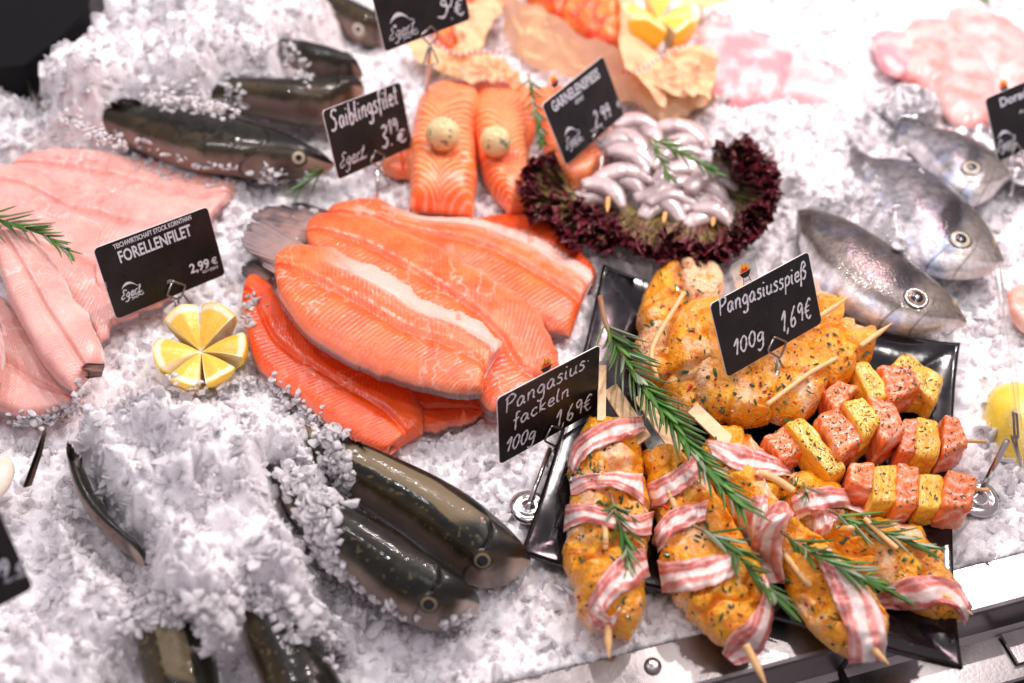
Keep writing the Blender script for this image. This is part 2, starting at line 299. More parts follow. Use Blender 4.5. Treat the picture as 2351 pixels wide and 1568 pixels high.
# tail fins left on the orange fillets
def fan(label, root0, root1, tips, z, colA, colB, seed, top=True, parent=None, name='tail_fin', z1=None, group=None):
    n, m = 30, 60; tp = cr(tips, m); r0 = np.array(root0, float); r1 = np.array(root1, float); v = np.linspace(0, 1, m)[None, :]; s = np.linspace(0, 1, n)[:, None]
    rr = r0 + (r1 - r0) * v[..., None]; q = rr * (1 - s[..., None]) + tp[None] * s[..., None]
    rag = 16 * np.abs(vn(np.stack([v * 22, 0 * v, 0 * v + seed], -1))) ; q = q + (rr - tp[None]) / (np.linalg.norm(rr - tp[None], axis=-1, keepdims=True) + 1) * rag[..., None] * (s ** 3)[..., None]
    zz = z + ((z1 if z1 is not None else z) - z) * s + .0005 * np.sin(v * 70) * s + .002 * np.sin(v * 7 + seed); Vt = P(q[..., 0], q[..., 1], zz); Vb = Vt - np.array([0, 0, .0012])
    ray = np.clip(np.sin(v * 95 + 2 * np.sin(v * 9)) * .5 + .5, 0, 1); nn = fbm(Vt, 150, seed)
    C = mixc(colA, colB, np.clip(s * .9 + .6 * nn + .16 * (ray - .5), 0, 1)); F = np.vstack([gridF(n, m), gridF(n, m, n * m, True)]); splat(Vt)
    o = mk(name, np.vstack([Vt.reshape(-1, 3), Vb.reshape(-1, 3)]), F, MAT['skin'], parent, np.vstack([C.reshape(-1, 3)] * 2))
    if parent is None and top: tag(o, label, 'fish tail', group)
    return o
GT = 'grey tail fins left on the orange fillets'; ca, cb = (.42, .27, .23), (.085, .07, .08)
fan('grey tail fin furthest back, behind the orange fan', (770,488), (745,508), [(690,463),(655,466),(672,480),(700,492)], .014, ca, cb, 2, group=GT)
fan('grey tail fin in the middle of the three, spread over the ice', (745,505), (700,560), [(648,468),(590,478),(575,500),(600,515),(560,508),(555,540),(590,580)], .022, ca, cb, 3, group=GT)
fan('grey tail fin of the topmost orange fillet', (720,575), (632,628), [(600,500),(572,520),(552,545),(562,575),(590,590),(600,610)], .030, ca, (.2, .17, .18), 4, group=GT)
fan('small dark tail fin tucked beneath the top orange fillet', (630,630), (600,655), [(585,588),(562,598),(553,625),(570,640)], .018, ca, cb, 5, group=GT)
# salmon portions
def salmon_col(seed, sc=24, sw=1.):
    def c(s, v, V):
        n1 = fbm(V, 50, seed, 3); n2 = fbm(V, 240, seed + 2, 3); col = mixc((.91, .13, .018), (.96, .25, .055), np.clip(.5 + .9 * n1 + .3 * n2, 0, 1))
        ph = s * sc + sw * 5.5 * np.sqrt(np.abs(v - .48)) + .9 * n1; ln = np.clip(np.sin(ph * 2 * np.pi) * .5 + .5, 0, 1) ** 5
        col = mixc(col, (.96, .55, .38), ln * .8); return col
    return c
GS = 'salmon portions under the herb butter'
for lab, A, B, z, sd, T in [
  ('small piece of salmon portion at the far left of the row, mostly behind the card', [(868,372),(890,352),(945,345)], [(875,392),(905,410),(945,412)], .010, 21, .010),
  ('salmon portion on the right partly behind the shrimp card', [(1200,215),(1225,250),(1240,310),(1252,370),(1275,415),(1310,437)], [(1285,200),(1330,235),(1390,290),(1406,340),(1390,385),(1345,428)], .008, 22, .018),
  ('salmon portion carrying the smaller right hand butter ball', [(1082,198),(1085,250),(1088,320),(1098,390),(1125,440),(1168,497)], [(1185,193),(1218,225),(1228,300),(1212,370),(1228,430),(1212,485)], .012, 23, .024),
  ('salmon portion carrying the larger left hand butter ball', [(1010,200),(968,240),(948,300),(936,370),(938,430),(940,485)], [(1088,200),(1102,250),(1088,320),(1096,390),(1094,440),(1083,500)], .016, 24, .028)]:
    o, V = body('salmon_portion', A, B, MAT['flesh'], None, clamp=z, T=T, z=z, colf=salmon_col(sd), k=5, jag=5, seed=sd, n=220, m=90, ea=lambda s: np.clip(1 - (2 * s - 1) ** 8, 0, 1) ** .4 * (.55 + .45 * ss(0, .35, s)), disp=lambda s, v, px, py: .002 * fbm(np.stack([px, py, 0 * px], -1), .02, 4, 3) - .004 * np.exp(-((s - .72 - .1 * (v - .5)) / .03) ** 2))
    tag(o, lab, 'salmon', GS)
# herb butter balls
def ballmesh(c, r, seed, colf, nx=40, dim=True, sq=(1, 1, .95)):
    V = []; n, m = nx, nx * 2; th = np.linspace(0, np.pi, n)[:, None]; ph = np.linspace(0, 2 * np.pi, m, endpoint=False)[None]
    d = np.stack([np.sin(th) * np.cos(ph), np.sin(th) * np.sin(ph), np.cos(th) + 0 * ph], -1); rr = 1 + .03 * fbm(d, 2.5, seed, 3)
    if dim: rr = rr - .10 * np.exp(-((np.hypot(d[..., 0] - .05, d[..., 1] + .25)) / .13) ** 2) * (d[..., 2] > 0) + .05 * np.exp(-((np.hypot(d[..., 0] - .05, d[..., 1] + .25) - .22) / .08) ** 2) * (d[..., 2] > 0)
    V = np.asarray(c) + d * rr[..., None] * r * np.array(sq); F = [[i * m + j, (i + 1) * m + j, (i + 1) * m + (j + 1) % m, i * m + (j + 1) % m] for i in range(n - 1) for j in range(m)]
    return V.reshape(-1, 3), F, colf(V).reshape(-1, 3)
def butter_c(V):
    n = fbm(V, 300, 61, 2); n2 = fbm(V, 160, 62, 3); return mixc(mixc((.66, .50, .24), (.78, .64, .36), np.clip(.5 + n2, 0, 1)), (.10, .12, .09), ss(.26, .4, n) * .85)
for px, py, rp, lab in ((1017, 308, 40, 'larger pale herb butter ball on the left salmon portion'), (1138, 325, 37, 'smaller pale herb butter ball on the right salmon portion')):
    zt = float(zmap(px, py + rp * .5)); c = P(px, py, zt + .011); r = rp / f * float(np.dot(c - CAM, FW)); c = P(px, py, zt + r * .72)
    V, F, C = ballmesh(c, r, px, butter_c); o = mk('butter_ball', V, F, MAT['butter'], None, C); tag(o, lab, 'herb butter', 'herb butter balls on salmon'); splat(V)
# ================================================================ whole fish
def trout_col(seed, spots='dark', tan=0, lo=.52, pink=0.3):
    def c(s, v, V):
        v = v ** 1.55; n = fbm(V, 45, seed, 4); n2 = fbm(V, 220, seed + 1, 3); vv = v + .05 * n
        back = mixc((.004, .004, .004), (.016, .016, .009), np.clip(.5 + n2 + .3 * n, 0, 1)); side = mixc((.016, .011, .005), (.06, .042, .018), np.clip(.5 + n, 0, 1)); bel = mixc((.16, .10, .075), (.30, .21, .17), np.clip(.5 + n, 0, 1))
        col = mixc(back, side, ss(lo - .02, lo + .12, vv)); col = mixc(col, mixc(side, (.5, .24, .19), .5 + 0 * v), ss(.66, .78, vv) * pink * 2); col = mixc(col, bel, ss(.84, .98, vv))
        if tan: col = mixc(col, (.17, .13, .07), np.clip(ss(.13, .15, v + .03 * n) * ss(.54, .52, v + .10 * n) * ss(.86, .78, s + .3 * v) + np.exp(-(((s - .87) / .03) ** 2 + ((v - .33) / .09) ** 2)) * 1.2, 0, 1) * tan)  # tan panel: sharp-edged reflection on wet skin, painted into the flank colour
        sp = vn(V, 330 if spots == 'dark' else 480, seed + 9)
        if spots == 'dark': col = mixc(col, (.02, .017, .012), ss(.35, .5, sp) * ss(.2, .35, vv) * ss(.97, .85, vv) * .85)
        else: col = mixc(col, (.17, .135, .06), ss(.50, .64, sp) * ss(.38, .5, vv) * ss(.95, .85, vv) * ss(.84, .76, s) * .55)
        hd = ss(.80, .84, s); col = mixc(col, mixc((.007, .006, .005), (.055, .038, .024), ss(.55, .95, v + .14 * n)), hd * .75)
        gl = np.exp(-((s - .80 + .10 * (v - .55) ** 2 * 4) / .006) ** 2) * ss(.35, .5, v); col = mixc(col, (.01, .007, .005), gl * .9)
        mo = np.exp(-((v - .70 + .55 * (1 - s) ) / .024) ** 2) * ss(.90, .92, s); col = mixc(col, (.012, .008, .006), mo * .95); col = mixc(col, (.58, .45, .36), ss(.80, .86, v + .55 * (1 - s)) * ss(.86, .92, s) * .7)
        return col
    return c
def fish_disp(seed, k=1.):
    def d(s, v, px, py):
        g = s - .80 + .10 * (v - .55) ** 2 * 4
        return k * (.0022 * ss(0, .012, g) * ss(.22, .1, g) * ss(.2, .4, v) - .0012 * np.exp(-(g / .006) ** 2) * ss(.3, .45, v) - .0015 * np.exp(-((v - .70 + .55 * (1 - s)) / .014) ** 2) * ss(.905, .93, s))
    return d
def add_eye(root, px, py, rp, iris=(.5,.4,.3), V=None, ring=(.35, .28, .2), pup=.5, tilt=.25, z=None):
    if V is not None:
        u, w = proj(V); k = np.argmin((u - px) ** 2 + (w - py) ** 2); c = V.reshape(-1, 3)[k]; i, j = divmod(k, V.shape[1]); i = min(max(i, 5), V.shape[0] - 6); j = min(max(j, 5), V.shape[1] - 6); sn = np.cross(V[i + 5, j] - V[i - 5, j], V[i, j + 5] - V[i, j - 5]); sn /= np.linalg.norm(sn); sn = sn * np.sign(sn[2])
    else: c = P(px, py, float(zmap(px, py)) if z is None else z)
    r = rp / f * float(np.dot(c - CAM, FW)); nrm = np.array([0, -tilt, 1.]); nrm = nrm / np.linalg.norm(nrm) * .35 + (sn if V is not None else 0); nrm /= np.linalg.norm(nrm); c = c + nrm * r * .12
    a = np.cross([0, 1, 0], nrm); a /= np.linalg.norm(a); b = np.cross(nrm, a); m = 32
    def disc(r0, h0, prof, col):
        mb = MB(); Vv = []; 
        for rr, hh in prof: Vv += [c + nrm * (h0 + hh) * r + (a * math.cos(t) + b * math.sin(t)) * rr * r0 * r for t in np.linspace(0, 2 * np.pi, m, endpoint=False)]
        F = [[i * m + j, i * m + (j + 1) % m, (i + 1) * m + (j + 1) % m, (i + 1) * m + j] for i in range(len(prof) - 1) for j in range(m)]
        F.append([(len(prof) - 1) * m + j for j in range(m)]); cols = np.vstack([np.broadcast_to(cc, (m, 3)) for cc in col]); return Vv, F, cols
    e = disc(1, -.12, [(1.4, -.3), (1.2, .02), (1.04, .08), (.98, .05), (.8, .14), (.6, .19), (.4, .2)], [ring, ring, ring, tuple(np.array(iris) * .5), iris, iris, iris])
    eo = mk('eye', e[0], e[1], MAT['eye'], root, e[2]); p = disc(pup, .08, [(1, 0), (.8, .06), (.5, .09), (.2, .1)], [(.006, .007, .01)] * 4); mk('pupil', p[0], p[1], MAT['eye'], eo, p[2])
def fishroot(label, c, group=None, name='whole_trout', cat='trout'): return empty(name, c, label, cat, group)
def fish(label, A, B, z, T, D, seed, eye=None, zf=None, spots='dark', tan=0, name='whole_trout', cat='trout', lo=.52, group=None, colf=None, m_='skin', eyek=None, dk=1., pink=.0, ek=26, nn=(260, 90)):
    c = P(*np.mean(np.array(A, float), 0), 0); root = fishroot(label, c, group, name, cat)
    o, V = body('body', A, B, MAT[m_], root, T=T, D=D, z=z, zf=zf, colf=colf or trout_col(seed, spots, tan, lo, pink), disp=fish_disp(seed, dk), k=2.3, rnd=1., n=nn[0], m=nn[1], ea=lambda s: np.clip(1 - s ** ek, 0, 1) ** .5 * np.clip(s * 12 + .3, 0, 1) ** .5)
    if eye: add_eye(root, *eye, V=V, **(eyek or {}))
    return root, V
def fin(root, pts0, pts1, z0, z1, colA, colB, seed, name='fin'): return fan('', pts0[0], pts0[-1], pts1, z0, colA, colB, seed, top=False, parent=root, name=name, z1=z1)
GB = 'whole dark trout bedded in the ice'; ik = dict(iris=(.62, .52, .36))
r, V = fish('large whole dark trout on its side with speckled flank, head behind the char card', [(60,150),(75,205),(105,235),(140,247),(220,240),(300,240),(380,245),(470,258),(560,275),(640,300),(700,325),(745,352),(768,376)], [(60,152),(68,215),(100,252),(150,272),(220,300),(290,338),(370,372),(450,395),(540,405),(600,412),(650,412),(700,408),(745,398),(768,380)], .030, .020, .02, 31, eye=(685, 362, 15), eyek=dict(iris=(.52, .46, .32), ring=(.05, .04, .03)), lo=.50, group=GB, nn=(320, 110))
fin(r, [(330,240),(255,243)], [(310,225),(280,222),(255,230),(235,240)], .045, .052, (.05, .045, .05), (.15, .12, .12), 4, 'dorsal_fin')
fin(r, [(600,375),(640,390)], [(575,400),(600,415),(640,420),(660,410)], .034, .02, (.20, .10, .08), (.35, .22, .2), 5, 'pectoral_fin')
fish('whole trout with golden spotted flank lying behind the char card', [(480,215),(530,188),(600,184),(700,182),(780,180),(822,188),(838,204)], [(480,230),(540,255),(600,268),(680,285),(750,288),(800,262),(830,230),(838,208)], .040, .020, .02, 32, lo=.34, group=GB)
fish('shiny black back of a trout highest in the left ice heap', [(640,95),(680,103),(730,108),(780,124),(815,142),(832,165)], [(640,110),(670,150),(700,178),(750,186),(800,186),(832,172)], .048, .018, .02, 33, lo=.75, group=GB)
fish('grey trout head at the top frame edge left of the cut off price card', [(700,-70),(755,-20),(800,0),(850,20),(890,52),(900,80)], [(690,-40),(740,25),(775,70),(810,92),(850,98),(897,86)], .020, .018, .02, 34, eye=(824, 66, 14), eyek=dict(iris=(.72, .66, .55)), lo=.3, group=GB, spots='none')
zf1 = lambda s, v: .024 + .010 * (1 - s)
fish('whole trout in front with painted tan flank reflection, snout almost touching the black platter', [(690,965),(745,1003),(800,1012),(860,1030),(930,1062),(1000,1095),(1070,1135),(1130,1180),(1180,1225),(1212,1262),(1219,1283)], [(690,1050),(740,1110),(800,1150),(860,1190),(920,1230),(980,1275),(1040,1320),(1090,1350),(1140,1352),(1185,1330),(1216,1292)], 0, .026, .022, 35, eye=(1108, 1286, 19), eyek=dict(iris=(.26, .19, .10), ring=(.02, .015, .012), pup=.7), zf=zf1, tan=1, spots='light', lo=.66, group=GB, nn=(320, 110))
fin(r, [(860,1045),(790,1020)], [(745,998),(770,995),(810,1003),(850,1025)], .046, .058, (.03, .03, .025), (.12, .10, .08), 6, 'dorsal_fin')
fish('whole dark trout with pale spots lying nearest in front of its neighbour', [(600,1060),(650,1082),(700,1115),(760,1142),(830,1175),(900,1215),(970,1262),(1030,1300),(1075,1335),(1100,1365),(1104,1385)], [(620,1130),(660,1190),(705,1250),(740,1300),(790,1340),(850,1385),(910,1425),(970,1448),(1020,1450),(1065,1430),(1100,1393)], 0, .028, .022, 36, eye=(985, 1386, 20), eyek=dict(iris=(.28, .20, .11), ring=(.02, .015, .012), pup=.7), zf=lambda s, v: .030 + .006 * (1 - s), spots='light', lo=.78, group=GB, nn=(320, 110))
fish('spotted dark trout at the bottom frame edge right of the one with the painted flank reflection', [(600,1335),(650,1368),(700,1420),(750,1480),(800,1550),(850,1640)], [(520,1370),(545,1430),(550,1500),(570,1560),(600,1640),(640,1700)], .020, .022, .02, 37, lo=.5, group=GB, spots='light')
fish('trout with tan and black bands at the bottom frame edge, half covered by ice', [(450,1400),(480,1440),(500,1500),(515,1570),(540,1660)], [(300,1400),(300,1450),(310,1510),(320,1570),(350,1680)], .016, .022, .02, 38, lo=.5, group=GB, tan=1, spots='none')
# tails and fins poking out of the ice
zt_ = lambda s, v: .038 - .008 * s
r = empty('trout_tail', P(220, 1120, .02), 'dark tail end of a trout lying in a groove of the front ice heap', 'trout', GB)
o, V = body('body', [(168,1040),(195,1080),(215,1130),(245,1180),(290,1230),(340,1275)], [(155,1040),(162,1085),(175,1130),(200,1175),(235,1215),(290,1260),(330,1290)], MAT['skin'], r, T=.012, D=.02, z=.046, zf=zt_, colf=trout_col(40, 'dark', 0, .9), k=2.2, n=90, m=40)
fan('', (155,1050), (185,1075), [(150,1020),(158,1010),(175,1035),(190,1045)], .052, (.02, .015, .015), (.09, .05, .04), 8, top=False, parent=r, z1=.06)
fan('thin brown tail fin standing upright in the ice at the far left', (52,1118), (72,1112), [(88,1020),(104,975),(106,990),(98,1030)], .035, (.10, .065, .045), (.16, .10, .075), 9, z1=.052)
fan('small ribbed brown tail fin between the pink fillet and the ice heap', (240,835), (232,862), [(190,833),(184,842),(196,852),(192,868)], .045, (.13, .07, .05), (.25, .14, .11), 10, z1=.05)
# sea breams
def bream_col(seed, dk, gold):
    def c(s, v, V):
        v = v ** 1.3
        kk = np.array([.30, .25, .21]) if dk >= 1 else .5
        n = fbm(V, 55, seed, 4); n2 = fbm(V, 330, seed + 1, 3); vv = v + .05 * n; back = mixc((.10, .09, .10), (.26, .235, .23), np.clip(.5 + n2, 0, 1)); side = mixc((.34, .33, .34), (.60, .60, .64), np.clip(.5 + .9 * n + .7 * n2, 0, 1))
        col = mixc(back, side, ss(.1, .75, vv)) * kk; st = np.sin((v * 34 + s * 2) * 2 * np.pi) * .5 + .5; col = mixc(col, (.06, .055, .055), st * .4 * ss(.7, .6, s) * ss(.8, .5, v)); col = mixc(col, (.82, .80, .82), ss(.80, .95, vv) * .8)
        pt = np.exp(-(((s - .60) / .045) ** 2 + ((v - .38) / .22) ** 2) * (1 - .5 * n)); col = col * (.75 + .9 * np.clip(.5 + fbm(V, 130, seed + 4, 4), 0, 1))[..., None] * mixc((1, 1, 1), (.85, .98, 1.25), ss(0, .4, fbm(V, 80, seed + 6, 2))); col = mixc(col, (.015, .013, .015), np.clip(pt * 2.2 * (1 + fbm(V, 120, seed, 3)), 0, 1) * min(1, dk + .2))
        hd = ss(.66, .72, s); col = mixc(col, mixc((.10, .085, .07), (.42, .35, .27), np.clip(v * .9 + .3 * n, 0, 1)), hd * .6); col = mixc(col, (.72, .66, .64), ss(.80, .9, v) * hd * .8)
        gb = np.exp(-(((s - .875 - .04 * v) / .016) ** 2)) * ss(.38, .1, v); col = mixc(col, (.62, .42, .14), gb * gold)
        g = s - .655 + .16 * (v - .5) ** 2 * 2; col = mixc(col, (.05, .035, .03), np.exp(-(g / .006) ** 2) * ss(.35, .55, v) * .7)
        mo = np.exp(-((v - .66 + 1.3 * (1 - s)) / .035) ** 2) * ss(.89, .92, s); col = mixc(col, (.05, .02, .018), mo * .95); po = np.exp(-((s - .775 + .25 * (v - .55) ** 2) / .006) ** 2) * ss(.3, .5, v); col = mixc(col, (.08, .06, .05), po * .6); col = mixc(col, (.06, .05, .05), ss(.965, .985, s) * ss(.6, .4, v) * .6)
        return col
    return c
GD = 'whole sea breams poking head first out of the ice'
for lab, A, B, zz, T, e, dk, sd in [
  ('silver sea bream with its head furthest back, nose under the cut off card', [(2060,275),(2110,288),(2150,296),(2195,305),(2240,328),(2285,358),(2312,385),(2321,400)], [(2060,330),(2100,350),(2130,385),(2155,425),(2190,455),(2235,470),(2280,452),(2319,412)], .030, .016, (2230, 386, 19), .5, 51),
  ('silver sea bream in the middle of the three with the tall blue grey back', [(1950,335),(1997,362),(2050,366),(2105,382),(2160,415),(2215,462),(2260,515),(2292,570),(2305,598)], [(1960,430),(2005,470),(2040,520),(2075,575),(2115,615),(2170,635),(2230,638),(2275,628),(2303,608)], .030, .017, (2204, 550, 22), .85, 52),
  ('dark grey sea bream nearest, its chin over the corner of the black platter', [(1828,478),(1850,480),(1890,488),(1950,510),(2010,545),(2070,585),(2130,632),(2180,680),(2212,722),(2219,742)], [(1838,560),(1862,620),(1890,665),(1930,705),(1980,738),(2040,760),(2100,769),(2150,764),(2195,753),(2217,748)], .028, .018, (2104, 684, 24), 1, 53)]:
    fish(lab, A, B, zz, T, .02, sd, eye=e, name='sea_bream', cat='sea bream', colf=bream_col(sd, dk, .9), m_='breamskin', group=GD, eyek=dict(iris=(.55, .50, .36) if sd < 53 else (.24, .15, .10), ring=(.05, .045, .045), pup=.62), dk=0, zf=(lambda z0: lambda s, v: z0 - .010 * (1 - s) ** 2)(zz), nn=(300, 120))
# ================================================================ black platter
pc = P(*np.array(PLATE, float).T, .024); n = 90; u = np.linspace(-1, 1, n)[:, None]; w = np.linspace(-1, 1, n)[None]; u, w = np.broadcast_arrays(u, w)
bow = .025; uu = u * (1 - bow * (1 - w ** 2)); ww = w * (1 - bow * (1 - u ** 2))
def bil(c, a, b): a = (a + 1) / 2; b = (b + 1) / 2; return c[0] * ((1 - a) * (1 - b))[..., None] + c[1] * (a * (1 - b))[..., None] + c[2] * (a * b)[..., None] + c[3] * ((1 - a) * b)[..., None]
Vp = bil(pc, uu, ww); rr = np.maximum(abs(u), abs(w)); Vp[..., 2] = .005 + .011 * ss(.62, 1, rr) + .008 * (u * u * w * w) ** 2 + .0025 * np.sin(u * 3 + 1) * ss(.7, 1, rr)
Vq = Vp.copy(); Vq[..., 2] -= .0035; splat(Vp)
F = np.vstack([gridF(n, n), gridF(n, n, n * n, True)]).tolist(); per = [i * n for i in range(n)] + [(n - 1) * n + j for j in range(1, n)] + [i * n + n - 1 for i in range(n - 2, -1, -1)] + [j for j in range(n - 2, 0, -1)]
F += [[per[i], per[(i + 1) % len(per)], per[(i + 1) % len(per)] + n * n, per[i] + n * n] for i in range(len(per))]
o = mk('serving_platter', np.vstack([Vp.reshape(-1, 3), Vq.reshape(-1, 3)]), F, MAT['plate']); tag(o, 'glossy black square platter with raised corners carrying all the marinated skewers', 'platter')
# ================================================================ pieces of marinated fish
def mar_col(seed, pale=.5, c0=(.84, .27, .003), c1=(.95, .46, .008), cp=(.92, .62, .38)):
    def c(s, v, V):
        n1 = fbm(V, 55, seed, 4); n2 = fbm(V, 170, seed + 3, 4); col = mixc(c0, c1, np.clip(.5 + n2, 0, 1)); k = ss(.0, .45, n1 + .35 * n2 + pale - .5); col = mixc(col, cp, k * .8)
        ln = np.clip(np.sin((v * 10 + n1 * 2.5) * 2 * np.pi) * .5 + .5, 0, 1) ** 6; col = mixc(col, (.88, .68, .55), ln * k * .5); col = mixc(col, (.62, .20, .01), ss(.3, .6, -n1 - .2 * n2) * .5); return col
    return c
def mar_disp(seed, a=.003):
    return lambda s, v, px, py: a * (1.3 * fbm(np.stack([px, py, 0 * px + seed], -1), .016, seed, 3) - 1.2 * np.exp(-(fbm(np.stack([px * .6, py, 0 * px + seed], -1), .013, seed + 2, 3) / .07) ** 2)) + .0009 * fbm(np.stack([px, py, 0 * px], -1), .11, seed, 2)
def mpiece(name, A, B, z, T, seed, parent, pale=.5, k=2.6, D=.008, ek=8, n=120, m=56, jag=10, jsc=60, a=.0042, zf=None, **kw):
    return body(name, A, B, MAT['marinade'], parent, T=T, D=D, z=z, zf=zf, colf=mar_col(seed, pale), disp=mar_disp(seed, a), k=k, ek=ek, n=n, m=m, jag=jag, seed=seed, **kw)
FC = {'herb': (.022, .075, .014), 'chili': (.45, .015, .008), 'pepper': (.035, .022, .014), 'seed': (.70, .48, .25), 'pink': (.65, .12, .05)}
def season(parent, poly, N, mix, smin, smax, seed, name='seasoning'):
    r = np.random.default_rng(seed); poly = np.asarray(poly, float); lo, hi = poly.min(0), poly.max(0); mb = MB(); ks = list(mix); pr = np.array([mix[k] for k in ks], float); pr /= pr.sum()
    x = r.uniform(lo[0], hi[0], N * 3); y = r.uniform(lo[1], hi[1], N * 3); ok = sdf(x, y, poly) > 3; x, y = x[ok][:N], y[ok][:N]; z = zmap(x, y, blur=0); c = P(x, y, z + .0004)
    for i in range(len(x)):
        k = ks[r.choice(len(ks), p=pr)]; s = (smin + (smax - smin) * r.random() ** 2) * {'herb': 1.3, 'chili': 1.25, 'pepper': .8, 'seed': .7, 'pink': .8}[k]; an = r.uniform(0, 6.28); nrm = np.array([r.normal() * .35, r.normal() * .35 - .25, 1]); nrm /= np.linalg.norm(nrm)
        a = np.cross(nrm, [math.cos(an), math.sin(an), 0]); a /= np.linalg.norm(a); b = np.cross(nrm, a); l = s * (r.uniform(1.1, 2.6) if k == 'herb' else r.uniform(.8, 1.3)); q = s * r.uniform(.45, .9)
        V = [c[i] + a * l * p0 + b * q * p1 + nrm * s * p2 for p0, p1, p2 in ((-1, -.3, 0), (-.4, -1, .1), (.6, -.8, .0), (1, .2, .1), (.3, .9, 0), (-.7, .8, .05), (0, 0, .45))]
        mb.add(V, [[j, (j + 1) % 6, 6] for j in range(6)], np.array(FC[k]) * r.uniform(.6, 1.4))
    if mb.V: o = mb.build(name, MAT['flake'], parent, smooth=False); o['kind'] = 'stuff'
MIX = {'herb': 4, 'chili': 1.3, 'pepper': 5, 'seed': .6}
def outline(V): u, v = proj(V); return list(zip(np.r_[u[::4, 0], u[-1, ::4], u[::-4, -1]], np.r_[v[::4, 0], v[-1, ::4], v[::-4, -1]]))
def stick(parent, pts, z0, z1, r=.0014, tip=True, name='stick', c=(.80, .50, .22), tip0=False):
    p = cr(pts, 24); z = np.linspace(z0, z1, 24) if z0 is not None else zmap(p[:, 0], p[:, 1], blur=2) + z1; pa = P(p[:, 0], p[:, 1], z); mb = MB(); rr = np.full(24, r)
    if tip: rr[-10:] = r * np.linspace(1, .12, 10)
    if tip0: rr[:8] = r * np.linspace(.12, 1, 8)
    mb.tube(pa, rr, 10, c); return mb.build(name, MAT['wood'], parent)
def paddle(parent, a, b, wpx, z0, z1, name='stick_handle'):
    a = np.array(a, float); b = np.array(b, float); d = (b - a) / np.linalg.norm(b - a); nrm = np.array([-d[1], d[0]]) * wpx / 2
    q = [P(*(a + nrm), z0), P(*(a - nrm), z0), P(*(b - nrm), z1), P(*(b + nrm), z1)]; mb = MB(); ns = 24; V = []; C = []
    for k in range(ns + 1):
        t = k / ns; l = q[0] * (1 - t) + q[3] * t; r_ = q[1] * (1 - t) + q[2] * t
        for j in range(9):
            e = j / 8; V.append(l * (1 - e) + r_ * e); C.append(np.array((.82, .56, .31)) * (1 + .12 * math.sin(j * 37.7) ))
    V = np.array(V); m = len(V); V2 = V - np.array([0, 0, .0016]); F = np.vstack([gridF(ns + 1, 9), gridF(ns + 1, 9, m, True)]).tolist(); per = [i * 9 for i in range(ns + 1)] + [ns * 9 + j for j in range(1, 9)] + [i * 9 + 8 for i in range(ns - 1, -1, -1)] + list(range(7, 0, -1))
    F += [[per[i], per[(i + 1) % len(per)], per[(i + 1) % len(per)] + m, per[i] + m] for i in range(len(per))]
    mb.add(np.vstack([V, V2]), F, np.vstack([C, C])); splat(V); return mb.build(name, MAT['wood'], parent, smooth=False)
# --- pangasius skewers (top)
GP = 'yellow marinated fish skewers around the upright card'
def spiess(label, at, pieces, sticks, sd):
    r = empty('fish_skewer', P(*at, .012), label, 'fish skewer', GP); outs = []
    for i, (A, B, z, T, pale) in enumerate(pieces):
        o, V = mpiece('fish_piece', A, B, z, T, sd + i * 3, r, pale); outs.append(outline(V))
    for st in sticks: stick(r, *st)
    for i, q in enumerate(outs):
        ar = abs(sum(q[j][0] * q[(j + 1) % len(q)][1] - q[(j + 1) % len(q)][0] * q[j][1] for j in range(len(q)))) / 2
        season(r, q, int(ar / 300), MIX, .0004, .0016, sd + i)
    return r
spiess('yellow marinated fish skewer at the left, under the edge of the lettuce', (1560,700), [
  ([(1548,612),(1500,640),(1475,690),(1462,745),(1466,780)], [(1625,650),(1605,690),(1580,730),(1550,765),(1530,790)], .016, .020, .42),
  ([(1545,618),(1590,606),(1630,618),(1655,650)], [(1560,690),(1600,720),(1640,715),(1660,690)], .022, .018, .85),
  ([(1462,770),(1450,815),(1460,860),(1480,900)], [(1560,740),(1558,800),(1550,850),(1530,900)], .014, .020, .62)],
  [(((1508,870),(1498,800),(1560,690),(1571,672)), .040, .048, .0018, False)], 101)
spiess('yellow marinated fish skewer behind the hand written price card, pale tip at the upper right', (1680,800), [
  ([(1535,740),(1520,800),(1530,860),(1560,895)], [(1640,690),(1680,740),(1690,810),(1680,870)], .024, .022, .5),
  ([(1640,690),(1720,680),(1800,690),(1860,680)], [(1670,860),(1740,850),(1820,820),(1900,790)], .020, .020, .35),
  ([(1860,680),(1890,675),(1915,690),(1926,720)], [(1870,790),(1895,800),(1920,780),(1930,750)], .024, .018, .3)],
  [(((1850,745),(1900,715),(1950,680)), .046, .052, .0018, True)], 120)
spiess('yellow marinated fish skewer nearest its cut salmon neighbours, tip over the bare platter', (1760,910), [
  ([(1512,900),(1540,930),(1560,960),(1585,975)], [(1560,860),(1610,870),(1640,900),(1650,945)], .014, .018, .4),
  ([(1570,880),(1590,930),(1610,965),(1650,975)], [(1650,800),(1700,840),(1700,900),(1680,960)], .020, .022, .5),
  ([(1640,870),(1635,920),(1660,965),(1700,980)], [(1720,820),(1790,830),(1800,900),(1760,975)], .022, .024, .45),
  ([(1740,830),(1780,800),(1840,800),(1890,830)], [(1745,960),(1800,975),(1860,960),(1900,900)], .022, .024, .42),
  ([(1790,770),(1860,745),(1920,760),(1950,790)], [(1840,850),(1900,890),(1950,880),(1960,840)], .026, .020, .22),
  ([(1905,760),(1935,745),(1975,755),(2000,775)], [(1925,820),(1960,845),(1990,830),(2004,800)], .028, .018, .3)],
  [(((1760,930),(1840,870),(1870,850),(1922,822)), .046, .050, .0017, False), (((1975,795),(2010,770),(2048,742)), .046, .052, .0019, True)], 140)
